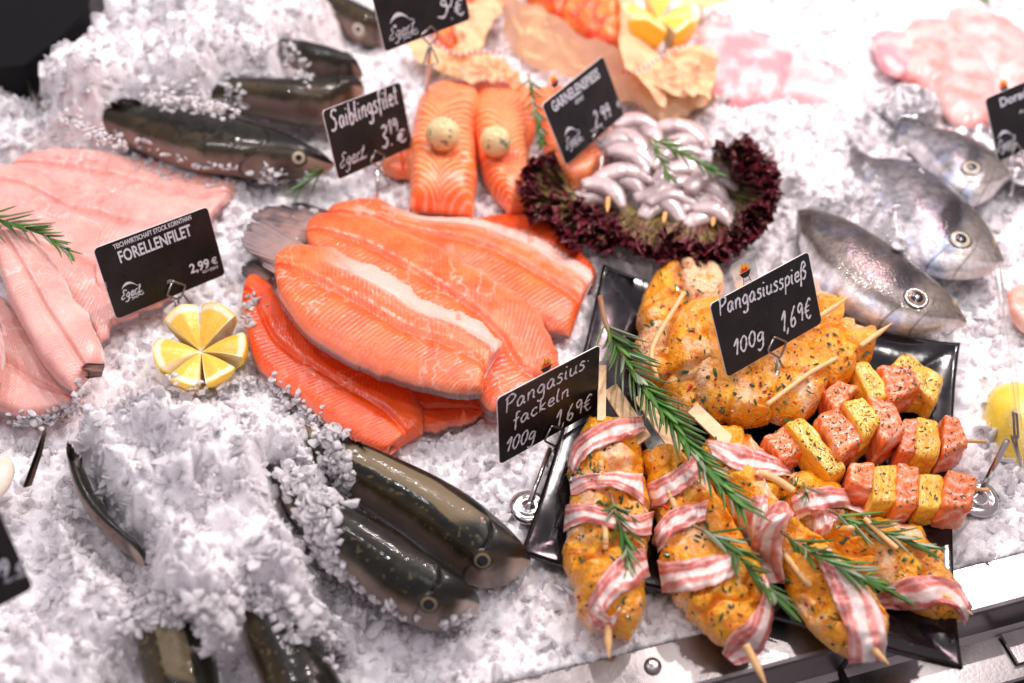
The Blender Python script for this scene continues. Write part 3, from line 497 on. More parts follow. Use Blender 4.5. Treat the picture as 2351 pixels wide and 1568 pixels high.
# --- torches wrapped in bacon
def bacon_col(seed, rev=False):
    def c(s, v, V):
        n1 = fbm(np.stack([s * 2.6, v * .9, 0 * s + seed], -1), 1.0, seed, 4); n2 = fbm(V, 300, seed, 3); vv = (1 - v if rev else v) + .26 * n1
        red = mixc((.56, .12, .10), (.76, .28, .24), np.clip(.5 + n2 + .5 * n1, 0, 1)); fat = mixc((.86, .66, .60), (.93, .82, .76), np.clip(.5 + n2, 0, 1))
        m1 = ss(.36, .44, vv) * ss(.74, .66, vv); st = np.exp(-((vv - 1.0) / .10) ** 2) * 1.6 + 1.2 * np.exp(-((vv - .0) / .06) ** 2) + .8 * np.exp(-((vv - .22) / .03) ** 2)
        return mixc(red, fat, np.clip(m1 * .95 + st * .55 + .2 * n1, 0, 1))
    return c
def bacon(parent, A, B, seed, off=.0022, T=.0013, rev=False, m_=30, lift=None, dflt=.010):
    n = 110; a = cr(A, n); b = cr(B, n); v = np.linspace(0, 1, m_)
    px = a[:, None, 0] * (1 - v) + b[:, None, 0] * v; py = a[:, None, 1] * (1 - v) + b[:, None, 1] * v
    zz = blur1(zmap(px, py, dflt, 1), 5)
    def zf(s, vv):
        r = zz + off + .0012 * np.sin(s * 19 + seed) * np.sin(vv * 5 + seed)
        if lift is not None: r = r + lift(s, vv)
        return r
    o, V = slab('bacon_strip', A, B, MAT['bacon'], parent, T=T, D=.0006, zf=zf, n=n, m=m_, colf=bacon_col(seed, rev), k=9, ek=40, jag=6, jsc=120, seed=seed, ret=True, disp=lambda s, v, px, py: .0002 * np.sin(v * 14 + seed) + .0012 * fbm(np.stack([px, py, 0 * px], -1), .04, seed, 2)); splat(V); return o
# slab samples v non-uniformly; bacon uses the same spacing for its height map
_slab = slab
GK = 'bacon wrapped fish torches at the front of the platter'
def torch(label, A, B, z, T, sd, strips, sticks, pale=.45, zf=None, N=1., k=2.3, paddles=()):
    r = empty('bacon_fish_torch', P(*np.mean(np.array(A, float), 0), .01), label, 'fish torch', GK)
    for p_ in paddles: paddle(r, *p_)
    o, V = mpiece('fish_piece', A, B, z, T, sd, r, pale, k=k, D=.012, ek=10, n=200, m=76, jag=16, jsc=50, a=.0055, zf=zf); q = outline(V)
    ar = abs(sum(q[j][0] * q[(j + 1) % len(q)][1] - q[(j + 1) % len(q)][0] * q[j][1] for j in range(len(q)))) / 2
    season(r, q, int(ar / 380 * N), MIX, .0004, .0017, sd)
    for st in sticks: stick(r, *st)
    for i, st in enumerate(strips):
        b_ = bacon(r, *st[:2], sd + i * 5, **(st[2] if len(st) > 2 else {}))
    return r
# handles lying crosswise behind
torch('bacon wrapped torch half hidden behind the big rosemary sprig, bacon fold pointing at the pineapple', [(1640,985),(1690,1000),(1740,1040),(1775,1075),(1800,1110)], [(1590,1060),(1640,1130),(1700,1180),(1760,1190),(1800,1160)], .014, .020, 204, [
   ([(1618,1008),(1680,1018),(1745,1035),(1795,1058),(1826,1086)], [(1635,1045),(1690,1080),(1740,1092),(1790,1092),(1822,1090)], dict(off=.004)),
   ([(1690,1120),(1720,1100),(1750,1090)], [(1700,1200),(1745,1190),(1780,1150)], {})],
   [(((1740,1085),(1780,1100),(1822,1128)), .038, .034, .0026, False)], paddles=[((1590,935), (1700,1040), 30, .034, .032)])
torch('rightmost bacon wrapped torch lying towards the front corner of the platter', [(1790,1100),(1850,1090),(1905,1110),(1960,1170),(2040,1205),(2105,1222),(2150,1270),(2180,1330),(2215,1395)], [(1790,1170),(1840,1230),(1900,1275),(1950,1310),(2010,1345),(2070,1385),(2120,1410),(2170,1425),(2212,1428)], .016, .018, 205, [
   ([(1812,1145),(1850,1125),(1910,1118),(1965,1130),(1998,1165)], [(1830,1195),(1880,1175),(1930,1165),(1975,1180),(2000,1210)], dict(off=.004)),
   ([(1860,1165),(1890,1170),(1930,1170)], [(1870,1240),(1900,1225),(1925,1195)], dict(off=.0015)),
   ([(2005,1368),(2060,1335),(2110,1320),(2160,1322),(2200,1345),(2232,1395)], [(2020,1395),(2080,1400),(2130,1398),(2165,1385),(2195,1400),(2215,1440)], dict(off=.003))],
   [(((1985,1190),(2020,1225),(2060,1260)), .040, .040, .0016, False), (((2165,1365),(2200,1385),(2234,1412)), .030, .028, .0016, True)], pale=.5)
torch('bacon wrapped torch with a knotted strip, second from the right at the front', [(1690,1060),(1740,1110),(1800,1190),(1860,1235),(1900,1265),(1960,1330),(2010,1385),(2036,1440),(2030,1490)], [(1640,1110),(1680,1190),(1740,1250),(1780,1300),(1810,1360),(1850,1430),(1900,1480),(1940,1503),(1985,1515)], .020, .020, 203, [
   ([(1700,1165),(1730,1138),(1765,1135)], [(1668,1290),(1720,1290),(1760,1200)], dict(off=.004)),
   ([(1768,1160),(1800,1150),(1825,1180)], [(1730,1230),(1755,1235),(1780,1225)], dict(off=.008)),
   ([(1765,1185),(1730,1240),(1720,1290),(1740,1340)], [(1825,1175),(1800,1230),(1795,1280),(1800,1340)], dict(off=.006)),
   ([(1860,1268),(1895,1330),(1925,1400),(1945,1460),(1952,1525)], [(1905,1258),(1960,1320),(2010,1380),(2034,1450),(2034,1520)], dict(off=.003))],
   [(((1800,1270),(1830,1310),(1860,1345)), None, .0010, .0018, False), (((1975,1455),(2000,1485),(2042,1526)), .034, .030, .0021, True)], pale=.42)
torch('bacon wrapped torch in the front middle with two crosswise strips and a bacon covered tip', [(1470,1040),(1478,1100),(1498,1170),(1505,1240),(1520,1330),(1560,1400),(1620,1450),(1660,1490)], [(1560,1035),(1600,1090),(1640,1150),(1690,1220),(1735,1300),(1765,1360),(1772,1420),(1755,1480)], .020, .021, 202, [
   ([(1478,1115),(1530,1090),(1570,1062),(1592,1040)], [(1485,1170),(1535,1150),(1580,1120),(1608,1085)], {}),
   ([(1500,1215),(1535,1175),(1580,1158),(1625,1150)], [(1510,1270),(1545,1225),(1590,1205),(1620,1195)], dict(off=.003)),
   ([(1508,1285),(1560,1288),(1620,1275),(1695,1268)], [(1520,1362),(1575,1358),(1640,1345),(1700,1310)], dict(off=.003)),
   ([(1655,1500),(1680,1455),(1720,1420),(1748,1370),(1752,1315)], [(1690,1530),(1735,1510),(1765,1465),(1778,1400),(1765,1340)], dict(off=.003))],
   [(((1530,1120),(1545,1150),(1558,1190)), None, .0010, .0019, False), (((1712,1480),(1735,1525),(1760,1575)), .034, .026, .0023, True)], paddles=[((1400,890), (1480,1010), 36, .030, .034), ((1470,905), (1560,1035), 34, .028, .034)])
torch('leftmost bacon wrapped torch, pale fish tip pointing straight down over the platter edge', [(1345,965),(1325,1010),(1308,1070),(1310,1130),(1300,1190),(1296,1260),(1310,1330),(1330,1390),(1350,1440)], [(1468,975),(1474,1050),(1480,1110),(1490,1180),(1486,1240),(1484,1300),(1482,1370),(1470,1430),(1440,1470)], .020, .023, 201, [
   ([(1303,1070),(1312,1020),(1350,985),(1410,962),(1475,955)], [(1318,1090),(1340,1055),(1380,1028),(1430,1010),(1482,992)], dict(off=.003)),
   ([(1306,1098),(1360,1088),(1420,1084),(1475,1088)], [(1310,1136),(1365,1122),(1425,1124),(1480,1160)], dict(rev=True)),
   ([(1298,1160),(1350,1158),(1410,1172),(1460,1180),(1502,1175)], [(1292,1222),(1345,1200),(1410,1215),(1460,1228),(1495,1225)], dict(off=.003)),
   ([(1350,1385),(1375,1330),(1410,1290),(1450,1262),(1482,1262)], [(1362,1440),(1395,1400),(1430,1360),(1460,1345),(1492,1320)], {}),
   ([(1352,1400),(1355,1430),(1375,1450),(1400,1455)], [(1385,1390),(1390,1410),(1405,1415),(1428,1395)], dict(off=.005))],
   [(((1379,1060),(1381,1090),(1384,1120)), None, .0010, .0018, False), (((1386,1195),(1390,1225),(1390,1260)), None, .0012, .0018, False), (((1396,1425),(1396,1465),(1398,1512)), .034, .028, .0022, True)], pale=.45, paddles=[((1383,838), (1381,965), 19, .034, .034)])
# --- salmon and pineapple skewers
def chunk(parent, name, quad, zt, zb, seed, kind):
    n = 26; g = np.linspace(-1, 1, n); V = []; F = []; off = 0; qt = P(*np.array(quad, float).T, zt); Cs = []
    for ax in range(3):
        for sg in (-1, 1):
            a, b = np.meshgrid(g, g, indexing='ij'); c = np.full_like(a, sg); p = [None] * 3; p[ax] = c; p[(ax + 1) % 3] = a; p[(ax + 2) % 3] = b; p = np.stack(p, -1).reshape(-1, 3)
            V.append(p); F.append(gridF(n, n, off, sg < 0)); off += n * n
    p = np.vstack(V); r_ = (np.abs(p) ** 9).sum(1) ** (1 / 9.); p = p / r_[:, None]
    x = bil(qt, p[:, 0], p[:, 1]); z = zt + (p[:, 2] - 1) / 2 * (zt - zb); cen = x[:, :2].mean(0); x[:, :2] = cen + (x[:, :2] - cen) * (1 + .04 * (1 - p[:, 2:3]) / 2)
    x[:, 2] = z; d = x - x.mean(0); d /= np.linalg.norm(d, axis=1)[:, None]; x = x + d * (.0030 * fbm(x, 90, seed, 3) + .0006 * fbm(x, 420, seed, 2))[:, None]
    n1 = fbm(x, 70, seed, 3); n2 = fbm(x, 330, seed + 1, 3)
    if kind == 'salmon':
        col = mixc((.88, .16, .03), (.93, .27, .07), np.clip(.5 + n1 + .3 * n2, 0, 1)); ph = (p[:, 1] * 1.6 + .5 * p[:, 0] ** 2 + .5 * n1) * 1.3 + p[:, 2] * .7; ln = np.clip(np.sin(ph * 2 * np.pi) * .5 + .5, 0, 1) ** 6; col = mixc(col, (.93, .60, .47), ln * .75); col = mixc(col, (.85, .50, .40), ss(-.2, -.7, p[:, 2]) * .4)
    else: col = mixc((.86, .40, .012), (.92, .52, .04), np.clip(.5 + n1 + .4 * n2, 0, 1)); col = mixc(col, (.96, .74, .22), (np.clip(np.sin((p[:, 0] * 3 + n1) * 2 * np.pi) * .5 + .5, 0, 1) ** 4) * .5)
    splat(x); return mk(name, x, np.vstack(F), MAT['chunk'], parent, col)
SMX = {'pepper': 4, 'chili': .6, 'pink': 2.5, 'herb': 3, 'seed': 4}
def sskewer(label, at, items, sd, ends):
    r = empty('salmon_pineapple_skewer', P(*at, .01), label, 'salmon skewer', 'salmon and pineapple skewers on the platter'); k = 0
    for kind, quad, zt in items:
        chunk(r, 'salmon_cube' if kind == 's' else 'pineapple_piece', quad, zt, .012, sd + k, 'salmon' if kind == 's' else 'pine'); k += 1
    for kind, quad, zt in items:
        q = np.array(quad, float); c = q.mean(0); q = c + (q - c) * .95; q2 = np.vstack([q[:2], q[2:] + [0, 12]]); ar = np.ptp(q[:, 0]) * np.ptp(q[:, 1]); season(r, q2, int(ar / 42), SMX, .00022, .00065, sd + k); k += 1
    for e in ends: stick(r, *e)
sskewer('salmon and pineapple skewer furthest back, ending in the big round pineapple slice', (2000,880), [
  ('p', [(2045,835),(2080,800),(2170,870),(2150,925)], .034), ('p', [(2030,860),(2110,830),(2135,925),(2075,925)], .024), ('s', [(2022,832),(2092,838),(2118,885),(2045,925)], .040), ('p', [(1955,832),(1995,830),(2048,905),(2005,930)], .036), ('s', [(1890,900),(1925,868),(1975,885),(1920,945)], .034)], 301, [])
sskewer('middle salmon and pineapple skewer with its stick poking past the platter at the right', (1990,990), [
  ('s', [(1752,998),(1800,975),(1850,1035),(1800,1058)], .030), ('p', [(1800,965),(1842,950),(1948,1070),(1905,1092)], .036), ('s', [(1875,950),(1925,928),(1985,1005),(1930,1050)], .042), ('p', [(1935,920),(1985,905),(2030,970),(1985,1005)], .046),
  ('s', [(1995,905),(2050,915),(2085,985),(2025,1020)], .044), ('s', [(2075,960),(2110,958),(2108,1040),(2062,1040)], .036), ('p', [(2105,950),(2158,960),(2158,1050),(2100,1045)], .036), ('s', [(2168,945),(2205,955),(2228,1020),(2165,1045)], .038)], 320, [(((2215,1012),(2240,1013),(2263,1014)), .026, .026, .0013, False)])
sskewer('nearest salmon and pineapple skewer, five thick cubes in a row beside the torches', (2090,1120), [
  ('s', [(1955,1062),(2010,1060),(2020,1130),(1950,1110)], .036), ('p', [(2008,1062),(2064,1060),(2060,1150),(2002,1150)], .038), ('s', [(2062,1055),(2112,1068),(2112,1155),(2055,1165)], .040), ('p', [(2110,1085),(2170,1092),(2165,1165),(2108,1165)], .036), ('s', [(2176,1072),(2245,1090),(2240,1165),(2165,1160)], .040)], 340, [(((2240,1122),(2256,1124),(2270,1125)), .026, .026, .0013, False)])
# ================================================================ rosemary
def rosemary(label, stem, z, seed, ll=(.014, .024), dens=1., sr=.0011, spread=.45, zlift=.004, zabs=None, group='rosemary sprigs used as garnish', stemc=(.30, .15, .08), bare=.08, lw=.0011, tipc=1.):
    r = np.random.default_rng(seed); n = 60; p = cr(stem, n); zz = zmap(p[:, 0], p[:, 1], blur=2); k = np.ones(9) / 9; zz = np.convolve(np.pad(zz, 4, 'edge'), k, 'valid'); zz = np.maximum(zz, np.convolve(np.pad(zz, 4, 'edge'), k, 'valid')) + zlift
    if zabs is not None: zz = np.linspace(zabs[0], zabs[1], n)
    pa = P(p[:, 0], p[:, 1], zz); root = empty('rosemary_sprig', pa[0], label, 'rosemary', group); Ls = np.r_[0, np.cumsum(np.linalg.norm(np.diff(pa, axis=0), axis=1))]; L = Ls[-1]
    mb = MB(); mb.tube(pa, sr * np.linspace(1, .45, n), 8, mixc(stemc, (.20, .27, .10), np.linspace(0, 1, n) ** .7).repeat(8, 0)); mb.build('stem', MAT['wood'], root)
    mb = MB(); N = int(L / .0024 * dens)
    for i in range(N):
        t = bare + (1 - bare) * i / max(1, N - 1); x = t * L; c = np.array([np.interp(x, Ls, pa[:, k2]) for k2 in range(3)]); j = min(n - 2, int(t * (n - 1))); d = pa[j + 1] - pa[j]; d /= np.linalg.norm(d)
        az = i * 2.4 + r.normal() * .4; s1 = np.cross(d, [0, 0, 1]); s1 /= np.linalg.norm(s1); s2 = np.cross(s1, d); out = s1 * math.cos(az) + s2 * (abs(math.sin(az)) * .75 - .05)
        l = 1.5 * r.uniform(*ll) * (1 - .35 * t) ; dr = d * (1 - spread * (1 - .5 * t)) + out * spread * (1 - .45 * t); dr /= np.linalg.norm(dr); side = np.cross(dr, out); side /= np.linalg.norm(side) + 1e-9; nr = np.cross(side, dr); nr /= np.linalg.norm(nr)
        if nr[2] < 0: nr = -nr; side = -side
        q = 7; w = 1.15 * lw * r.uniform(.75, 1.15); V = []; C = []; g = r.uniform(.75, 1.25); under = r.random() < .22
        for a in range(q):
            e = a / (q - 1); m = c + dr * l * e + nr * l * .10 * e * e * (1 if r.random() > .0 else -1) - np.array([0, 0, .12 * l * e * e]); ww = w * (math.sin(math.pi * min(1, .12 + e * .88)) ** .55) * (1 if e < .99 else .15)
            top = np.array((.065, .20, .03)) * g; mid = np.array((.17, .32, .09)) * g; pal = np.array((.30, .38, .24)) * g
            if under: top, mid = pal, np.array((.38, .44, .32)) * g
            for sx, hh, cc in ((-1, -.25, top * .8), (-.45, .25, top), (0, -.05, mid), (.45, .25, top), (1, -.25, top * .8), (0, -.75, pal)): V.append(m + side * ww * sx + nr * ww * hh); C.append(cc)
        F = [[a * 6 + b, a * 6 + (b + 1) % 6, (a + 1) * 6 + (b + 1) % 6, (a + 1) * 6 + b] for a in range(q - 1) for b in range(6)]; mb.add(V, F, np.array(C))
    mb.build('leaves', MAT['leaf'], root); return root
rosemary('big rosemary sprig with a bare brown stalk lying down the middle of the platter', [(1378,682),(1392,745),(1425,810),(1470,880),(1520,940),(1565,1000),(1610,1060),(1655,1110),(1690,1150)], 0, 1, ll=(.018, .028), dens=1.15, sr=.0020, bare=.14, lw=.0017, spread=.46, zabs=(.040, .062))
rosemary('rosemary sprig on the leftmost bacon wrapped torch', [(1400,1128),(1415,1180),(1432,1230),(1440,1285)], 0, 2, ll=(.013, .021), lw=.0015, dens=.9, zlift=.003)
rosemary('rosemary sprig across the middle torch, tips over the dark gap', [(1588,1205),(1640,1232),(1690,1272),(1750,1340),(1800,1392)], 0, 3, ll=(.013, .022), lw=.0014, dens=.85, zlift=.004)
rosemary('rosemary sprig starting at the knotted bacon strip', [(1795,1222),(1850,1262),(1910,1292),(1980,1325),(2030,1350)], 0, 4, ll=(.013, .023), lw=.0014, dens=.9, zlift=.004)
rosemary('rosemary sprig on the rightmost torch pointing at the platter rim', [(1905,1172),(1960,1200),(2020,1222),(2080,1240),(2120,1255)], 0, 5, ll=(.013, .023), lw=.0014, dens=.9, zlift=.004)
rosemary('tiny rosemary tip beside the lowest salmon cube', [(1845,1108),(1850,1122),(1848,1140)], 0, 6, ll=(.008, .012), dens=1, zlift=.004)
rosemary('rosemary sprig on the pink fillets at the left frame edge', [(-60,490),(0,505),(60,525),(110,545),(150,575)], 0, 7, ll=(.013, .022), lw=.0013, zabs=(.060, .056))
rosemary('rosemary sprig standing between the salmon portions and the shrimp card', [(1213,170),(1222,220),(1232,270),(1243,325)], 0, 8, ll=(.010, .017), dens=.7, lw=.0019, zabs=(.050, .045))
rosemary('upper rosemary tip lying across the shrimp skewers to the right', [(1488,312),(1530,335),(1580,360),(1635,392)], 0, 9, ll=(.010, .018), dens=.8, lw=.0013, zabs=(.050, .046))
rosemary('lower rosemary tip hanging down over the shrimp skewers', [(1490,316),(1505,345),(1520,375),(1538,405)], 0, 10, ll=(.010, .016), dens=.8, lw=.0013, zabs=(.050, .046))
rosemary('rosemary tip sticking out to the left under the char card', [(775,372),(740,395),(710,415),(690,432)], 0, 12, ll=(.012, .02), dens=.7, zabs=(.030, .022))
rosemary('blurred rosemary tip cut off by the top frame edge at the right', [(2180,-30),(2220,-15),(2258,2)], 0, 13, ll=(.014, .02), dens=.6, zabs=(.02, .02), group='rosemary tips at the top edge')
rosemary('single small green rosemary tip at the top frame edge above the pink fish', [(2000,-25),(2030,-5)], 0, 14, ll=(.014, .02), dens=.4, zabs=(.02, .02), group='rosemary tips at the top edge')
# ================================================================ lemons
def lemon_piece(parent, c, r, a0, a1, tilt, seed, name='lemon_wedge'):
    """wedge of a sphere-like lemon opened outwards: centre c, petals lying open; a0..a1 is its sector"""
    na, nr = 26, 22; V = []; C = []; am = (a0 + a1) / 2; half = (a1 - a0) / 2; F = []
    out = np.array([math.cos(am), math.sin(am), 0]); sd = np.array([-math.sin(am), math.cos(am), 0]); up = np.array([0, 0, 1.])
    o2 = out * math.cos(tilt) + up * math.sin(tilt); u2 = -out * math.sin(tilt) + up * math.cos(tilt)
    n = 18; off = 0
    # two cut faces (left/right planes meeting at the centre ridge) and the rind outside
    L = r
    def pt(t, q, h):  # t: 0..1 from core to rind, q: -1..1 across the petal, h: depth below the face
        ang = q * half * (.9); return c + (o2 * math.cos(ang) + sd * math.sin(ang)) * L * t * (1 - .06 * q * q) - u2 * h
    for i in range(n):
        for j in range(n):
            t = i / (n - 1); q = 2 * j / (n - 1) - 1; h = L * .07 * abs(q) * t * 2 - .06 * L * math.sin(t * 3.1) + (.10 * L if t > .96 else 0) * 0
            p = pt(t, q, h); V.append(p); m = fbm(p, 400, seed, 2); fib = .5 + .5 * math.sin(q * 30 + 3 * float(m)); col = np.array((.95, .60, .09)) * (.9 + .14 * fib) * (1 + .12 * float(m)); k = float(ss(.83, .88, t)); col = col * (1 - k) + np.array((.94, .84, .60)) * k
            k = float(ss(.90, 1., abs(q))) * .6; col = col * (1 - k) + np.array((.92, .82, .52)) * k; k = float(ss(.12, .03, t)); col = col * (1 - k) + np.array((.92, .84, .6)) * k; k = float(ss(.965, .99, t)); col = col * (1 - k) + np.array((.84, .55, .03)) * k; C.append(col)
    F += gridF(n, n).tolist(); off = n * n; m2 = 14
    for i in range(m2):       # rind: from rim down under the petal back to the core bottom
        e = i / (m2 - 1) * math.pi / 2
        for j in range(n):
            q = 2 * j / (n - 1) - 1; t = math.cos(e); dp = math.sin(e) * L * .75; rim = pt(1, q, L * .07 * abs(q) * 2 - .06 * L * math.sin(3.1)); cen = pt(.10, q, 0)
            p = cen + (rim - cen) * t - u2 * dp * (1 - .3 * q * q * t); V.append(p); C.append((.86, .56, .03))
    F += gridF(m2, n, off, True).tolist()
    for s_ in (0, n - 1):     # close the two cut sides
        a = [i * n + s_ for i in range(n)]; b = [off + i * n + s_ for i in range(m2)]; F.append(a + b)
    o = mk(name, V, F, MAT['lemon'], parent, np.array(C)); splat(np.array(V)); return o
def lemon(label, cx, cy, z, rpx, secs, group='cut lemons on the ice'):
    c = P(cx, cy, z); r = rpx / f * float(np.dot(c - CAM, FW)); root = empty('cut_lemon', c - np.array([0, 0, .01]), label, 'lemon', group)
    for i, (a0, a1, t, *q) in enumerate(secs): lemon_piece(root, c, r * (q[0] if q else 1), math.radians(a0), math.radians(a1), math.radians(t), i + 3)
    return root
lemon('lemon cut open like a flower on the ice in front of the printed trout card', 462, 808, .020, 106, [(-12, 38, 16, 1.02), (48, 99, 36, 1.12), (103, 152, 34, 1.12), (163, 226, 18, 1.0), (230, 282, 6, .95), (286, 342, 4, .9)])
lemon('cut lemon pieces lying in the paper parcel at the top frame edge', 1512, 48, .045, 95, [(-70, -15, 25), (-10, 45, 20), (60, 120, 35), (130, 190, 10), (210, 280, 30)])
# lemon on the right, behind the thin clip
V, F, C = ballmesh(P(2348, 975, .004), .026, 5, lambda V: mixc((.85, .60, .05), (.90, .72, .18), np.clip(.5 + fbm(V, 60, 4, 3), 0, 1)), dim=False, sq=(1, 1.35, .8)); k = mk('cut_lemon', V, F, MAT['lemon'], None, C); tag(k, 'yellow lemon half at the right frame edge behind the thin upright clip', 'lemon', 'cut lemons on the ice')
# ================================================================ lettuce
def lettuce_leaf(parent, root, tip, wpx, z0, z1, seed, green=.3):
    root = np.array(root, float); tip = np.array(tip, float); d = tip - root; L = np.linalg.norm(d); d /= L; nr = np.array([-d[1], d[0]]); n, m = 26, 110; s = np.linspace(0, 1, n)[:, None]; v = np.linspace(-1, 1, m)[None]; s, v = np.broadcast_arrays(s, v)
    w = wpx * (.18 + .82 * s ** .8); r = L * s * (1 - .28 * v * v); px = root[0] + d[0] * r + nr[0] * v * w; py = root[1] + d[1] * r + nr[1] * v * w
    e = np.maximum(s ** 2.0, (np.abs(v) ** 6) * s); ph = v * 15 + seed; q = np.stack([v * 3, s * 2, 0 * s + seed], -1)
    z = z0 + (z1 - z0) * s + e * (.008 * np.sin(ph * 1.1 + 4 * vn(q, 1.5, seed)) + .005 * np.sin(ph * 2.7 + 5 * vn(q, 3, seed)) + .002 * np.sin(ph * 7.3))
    px = px + e * 9 * np.cos(ph * 1.7 + 2) + e * 8 * np.sin(ph * 3.7) + e * 4 * np.sin(ph * 10); py = py + e * 8 * np.sin(ph * 2.3) + e * 7 * np.cos(ph * 4.9) + e * 4 * np.cos(ph * 11)
    V = P(px, py, z); n1 = fbm(V, 90, seed, 3); n2 = fbm(V, 300, seed, 3); base = mixc((.20, .16, .035), (.13, .035, .03), np.clip(.5 + n1, 0, 1)); base = mixc(base, (.34, .36, .09), green * ss(.75, .2, s + .4 * n1)); base = mixc(base, (.13, .012, .025), ss(.45, .85, s + .45 * n1 + .2 * n2)); base = mixc(base, (.045, .006, .014), ss(.2, .6, n2) * ss(.3, .8, s)); rib = np.exp(-(v / .05) ** 2) * ss(.8, .3, s); base = mixc(base, (.42, .30, .22), rib * .6); base = mixc(base, (.30, .03, .05), ss(.25, .5, -n2) * .6 * ss(.5, .9, s))
    Vb = V - np.array([0, 0, .0005]); splat(V); return mk('leaf', np.vstack([V.reshape(-1, 3), Vb.reshape(-1, 3)]), np.vstack([gridF(n, m), gridF(n, m, n * m, True)]), MAT['veg'], parent, np.vstack([base.reshape(-1, 3)] * 2))
lt = empty('lettuce', P(1500, 480, .01), 'dark red frilly lettuce leaves under the shrimp skewers', 'lettuce')
for i, a in enumerate([((1300,450),(1212,385),60,.012,.040,.3), ((1330,470),(1210,440),60,.012,.026,.2), ((1360,480),(1270,510),70,.012,.022,.3), ((1420,480),(1330,530),75,.012,.020,.2), ((1450,470),(1400,540),80,.014,.020,.1), ((1500,480),(1470,575),80,.014,.024,.3), ((1560,490),(1540,600),80,.014,.026,.1), ((1600,490),(1620,605),80,.014,.028,.1), ((1640,480),(1700,570),80,.014,.030,.2), ((1660,450),(1765,500),80,.014,.034,.1),
        ((1660,430),(1785,410),70,.012,.046,.3), ((1650,400),(1745,355),60,.012,.055,.5), ((1640,400),(1690,360),50,.012,.050,1.0), ((1480,500),(1440,560),60,.016,.030,.0), ((1600,500),(1580,570),70,.018,.038,.0), ((1660,500),(1700,530),70,.018,.042,.0)]):
    lettuce_leaf(lt, *a[:5], i * 3 + 1, a[5])
# ================================================================ shrimp skewers
def shrimp(parent, cx, cy, ang, L, z, seed, w=.0085):
    rr_ = np.random.default_rng(seed); L *= 1.15; w *= .95; z -= .007; cx += rr_.normal() * 6; cy += rr_.normal() * 5; ang += rr_.normal() * .22; L *= rr_.uniform(.85, 1.2); w *= rr_.uniform(.85, 1.15); z += rr_.normal() * .002
    n, m = 40, 18; t = np.linspace(0, 1, n); bend = (t - .5) ** 2 * 4; ca, sa = math.cos(ang), math.sin(ang); x = (t - .5) * L; y = bend * L * .22 - L * .06
    px = cx + ca * x - sa * y; py = cy + sa * x + ca * y; pa = P(px, py, z + .002 * np.sin(t * 3)); r = w * (np.sin(np.pi * np.clip(t * .84 + .12, 0, 1)) ** .6) * (1 + .035 * np.abs(np.sin(t * 5.5 * np.pi)))
    mb = MB(); n1 = fbm(pa, 120, seed, 3); col = mixc((.52, .40, .40), (.76, .61, .60), np.clip(.5 + n1, 0, 1)).repeat(m, 0); mb.tube(pa, r, m, col, flat=.6); o = mb.build('shrimp', MAT['prawn'], parent); V = np.vstack(mb.V); splat(V); return o
GH = 'raw shrimp skewers on lettuce'
for k, (lab, pts, tip, sd) in enumerate([
   ('raw shrimp skewer on the left, wooden tip above the lettuce', [(1470,285,.2),(1450,315,.35),(1450,345,.2),(1435,375,.3),(1425,405,.25),(1400,440,.35)], [(1455,280),(1430,380),(1396,455),(1394,488)], 1),
   ('raw shrimp skewer in the middle with two rosemary tips on it', [(1560,290,-.2),(1555,325,-.1),(1560,358,.1),(1555,392,.0),(1550,425,.15),(1545,455,.1),(1535,484,.2)], [(1545,280),(1545,400),(1527,490),(1523,512)], 2),
   ('short raw shrimp skewer on the right against the dark lettuce', [(1620,400,-.2),(1625,430,.1),(1635,462,.2),(1640,492,.35)], [(1610,390),(1630,450),(1638,500),(1636,520)], 3)]):
    r = empty('shrimp_skewer', P(pts[2][0], pts[2][1], .02), lab, 'shrimp skewer', GH)
    for i, (x, y, a) in enumerate(pts): shrimp(r, x, y, a + .1 * math.sin(i * 5 + sd), 104 if k < 2 else 92, .034 - .001 * i, sd * 10 + i); shrimp(r, x + 22 * (-1) ** i, y + 16, a + .5 * (-1) ** i, 78, .029 - .001 * i, sd * 10 + i + 50)
    stick(r, tip[-2:], .026, .030, .0019, True, c=(.82, .42, .14))
# ================================================================ price cards
def rotv(v):
    t = np.linalg.norm(v) + 1e-12; k = v / t; K = np.array([[0, -k[2], k[1]], [k[2], 0, -k[0]], [-k[1], k[0], 0]]); return np.eye(3) + np.sin(t) * K + (1 - np.cos(t)) * K @ K
CW, CH = .086, .054
def pose(q):
    """pose of an 86 x 54 mm card from its four photographed corners"""
    q = np.array(q, float); best = None
    for yaw in (.5, .9):
        x = np.array([*P(*q.mean(0), .07), 0, 0, yaw])
        def res(x):
            Mx = rotv(x[3:]); p = np.array([x[:3] + Mx @ np.array([a * CW / 2, 0, b * CH / 2]) for a, b in ((-1, 1), (1, 1), (1, -1), (-1, -1))]); return (np.stack(proj(p), 1) - q).ravel()
        lam = 1e-3
        for it in range(120):
            r0 = res(x); J = np.array([(res(x + np.eye(6)[i] * 1e-6) - r0) / 1e-6 for i in range(6)]).T; A = J.T @ J; dx = -np.linalg.solve(A + lam * np.diag(np.diag(A)), J.T @ r0)
            if (res(x + dx) ** 2).sum() < (r0 ** 2).sum(): x = x + dx; lam = max(lam / 3, 1e-9)
            else: lam *= 4
        e = np.abs(res(x)).max()
        if best is None or e < best[0]: best = (e, x, rotv(x[3:]))
    return best[1][:3], best[2][:, 0], best[2][:, 2]
def rrect(w, h, r, k=6):
    o = []
    for cx, cy, a in ((w - r, h - r, 0), (-w + r, h - r, 90), (-w + r, -h + r, 180), (w - r, -h + r, 270)):
        for i in range(k + 1): t = math.radians(a + 90 * i / k); o.append((cx + r * math.cos(t), cy + r * math.sin(t)))
    return o
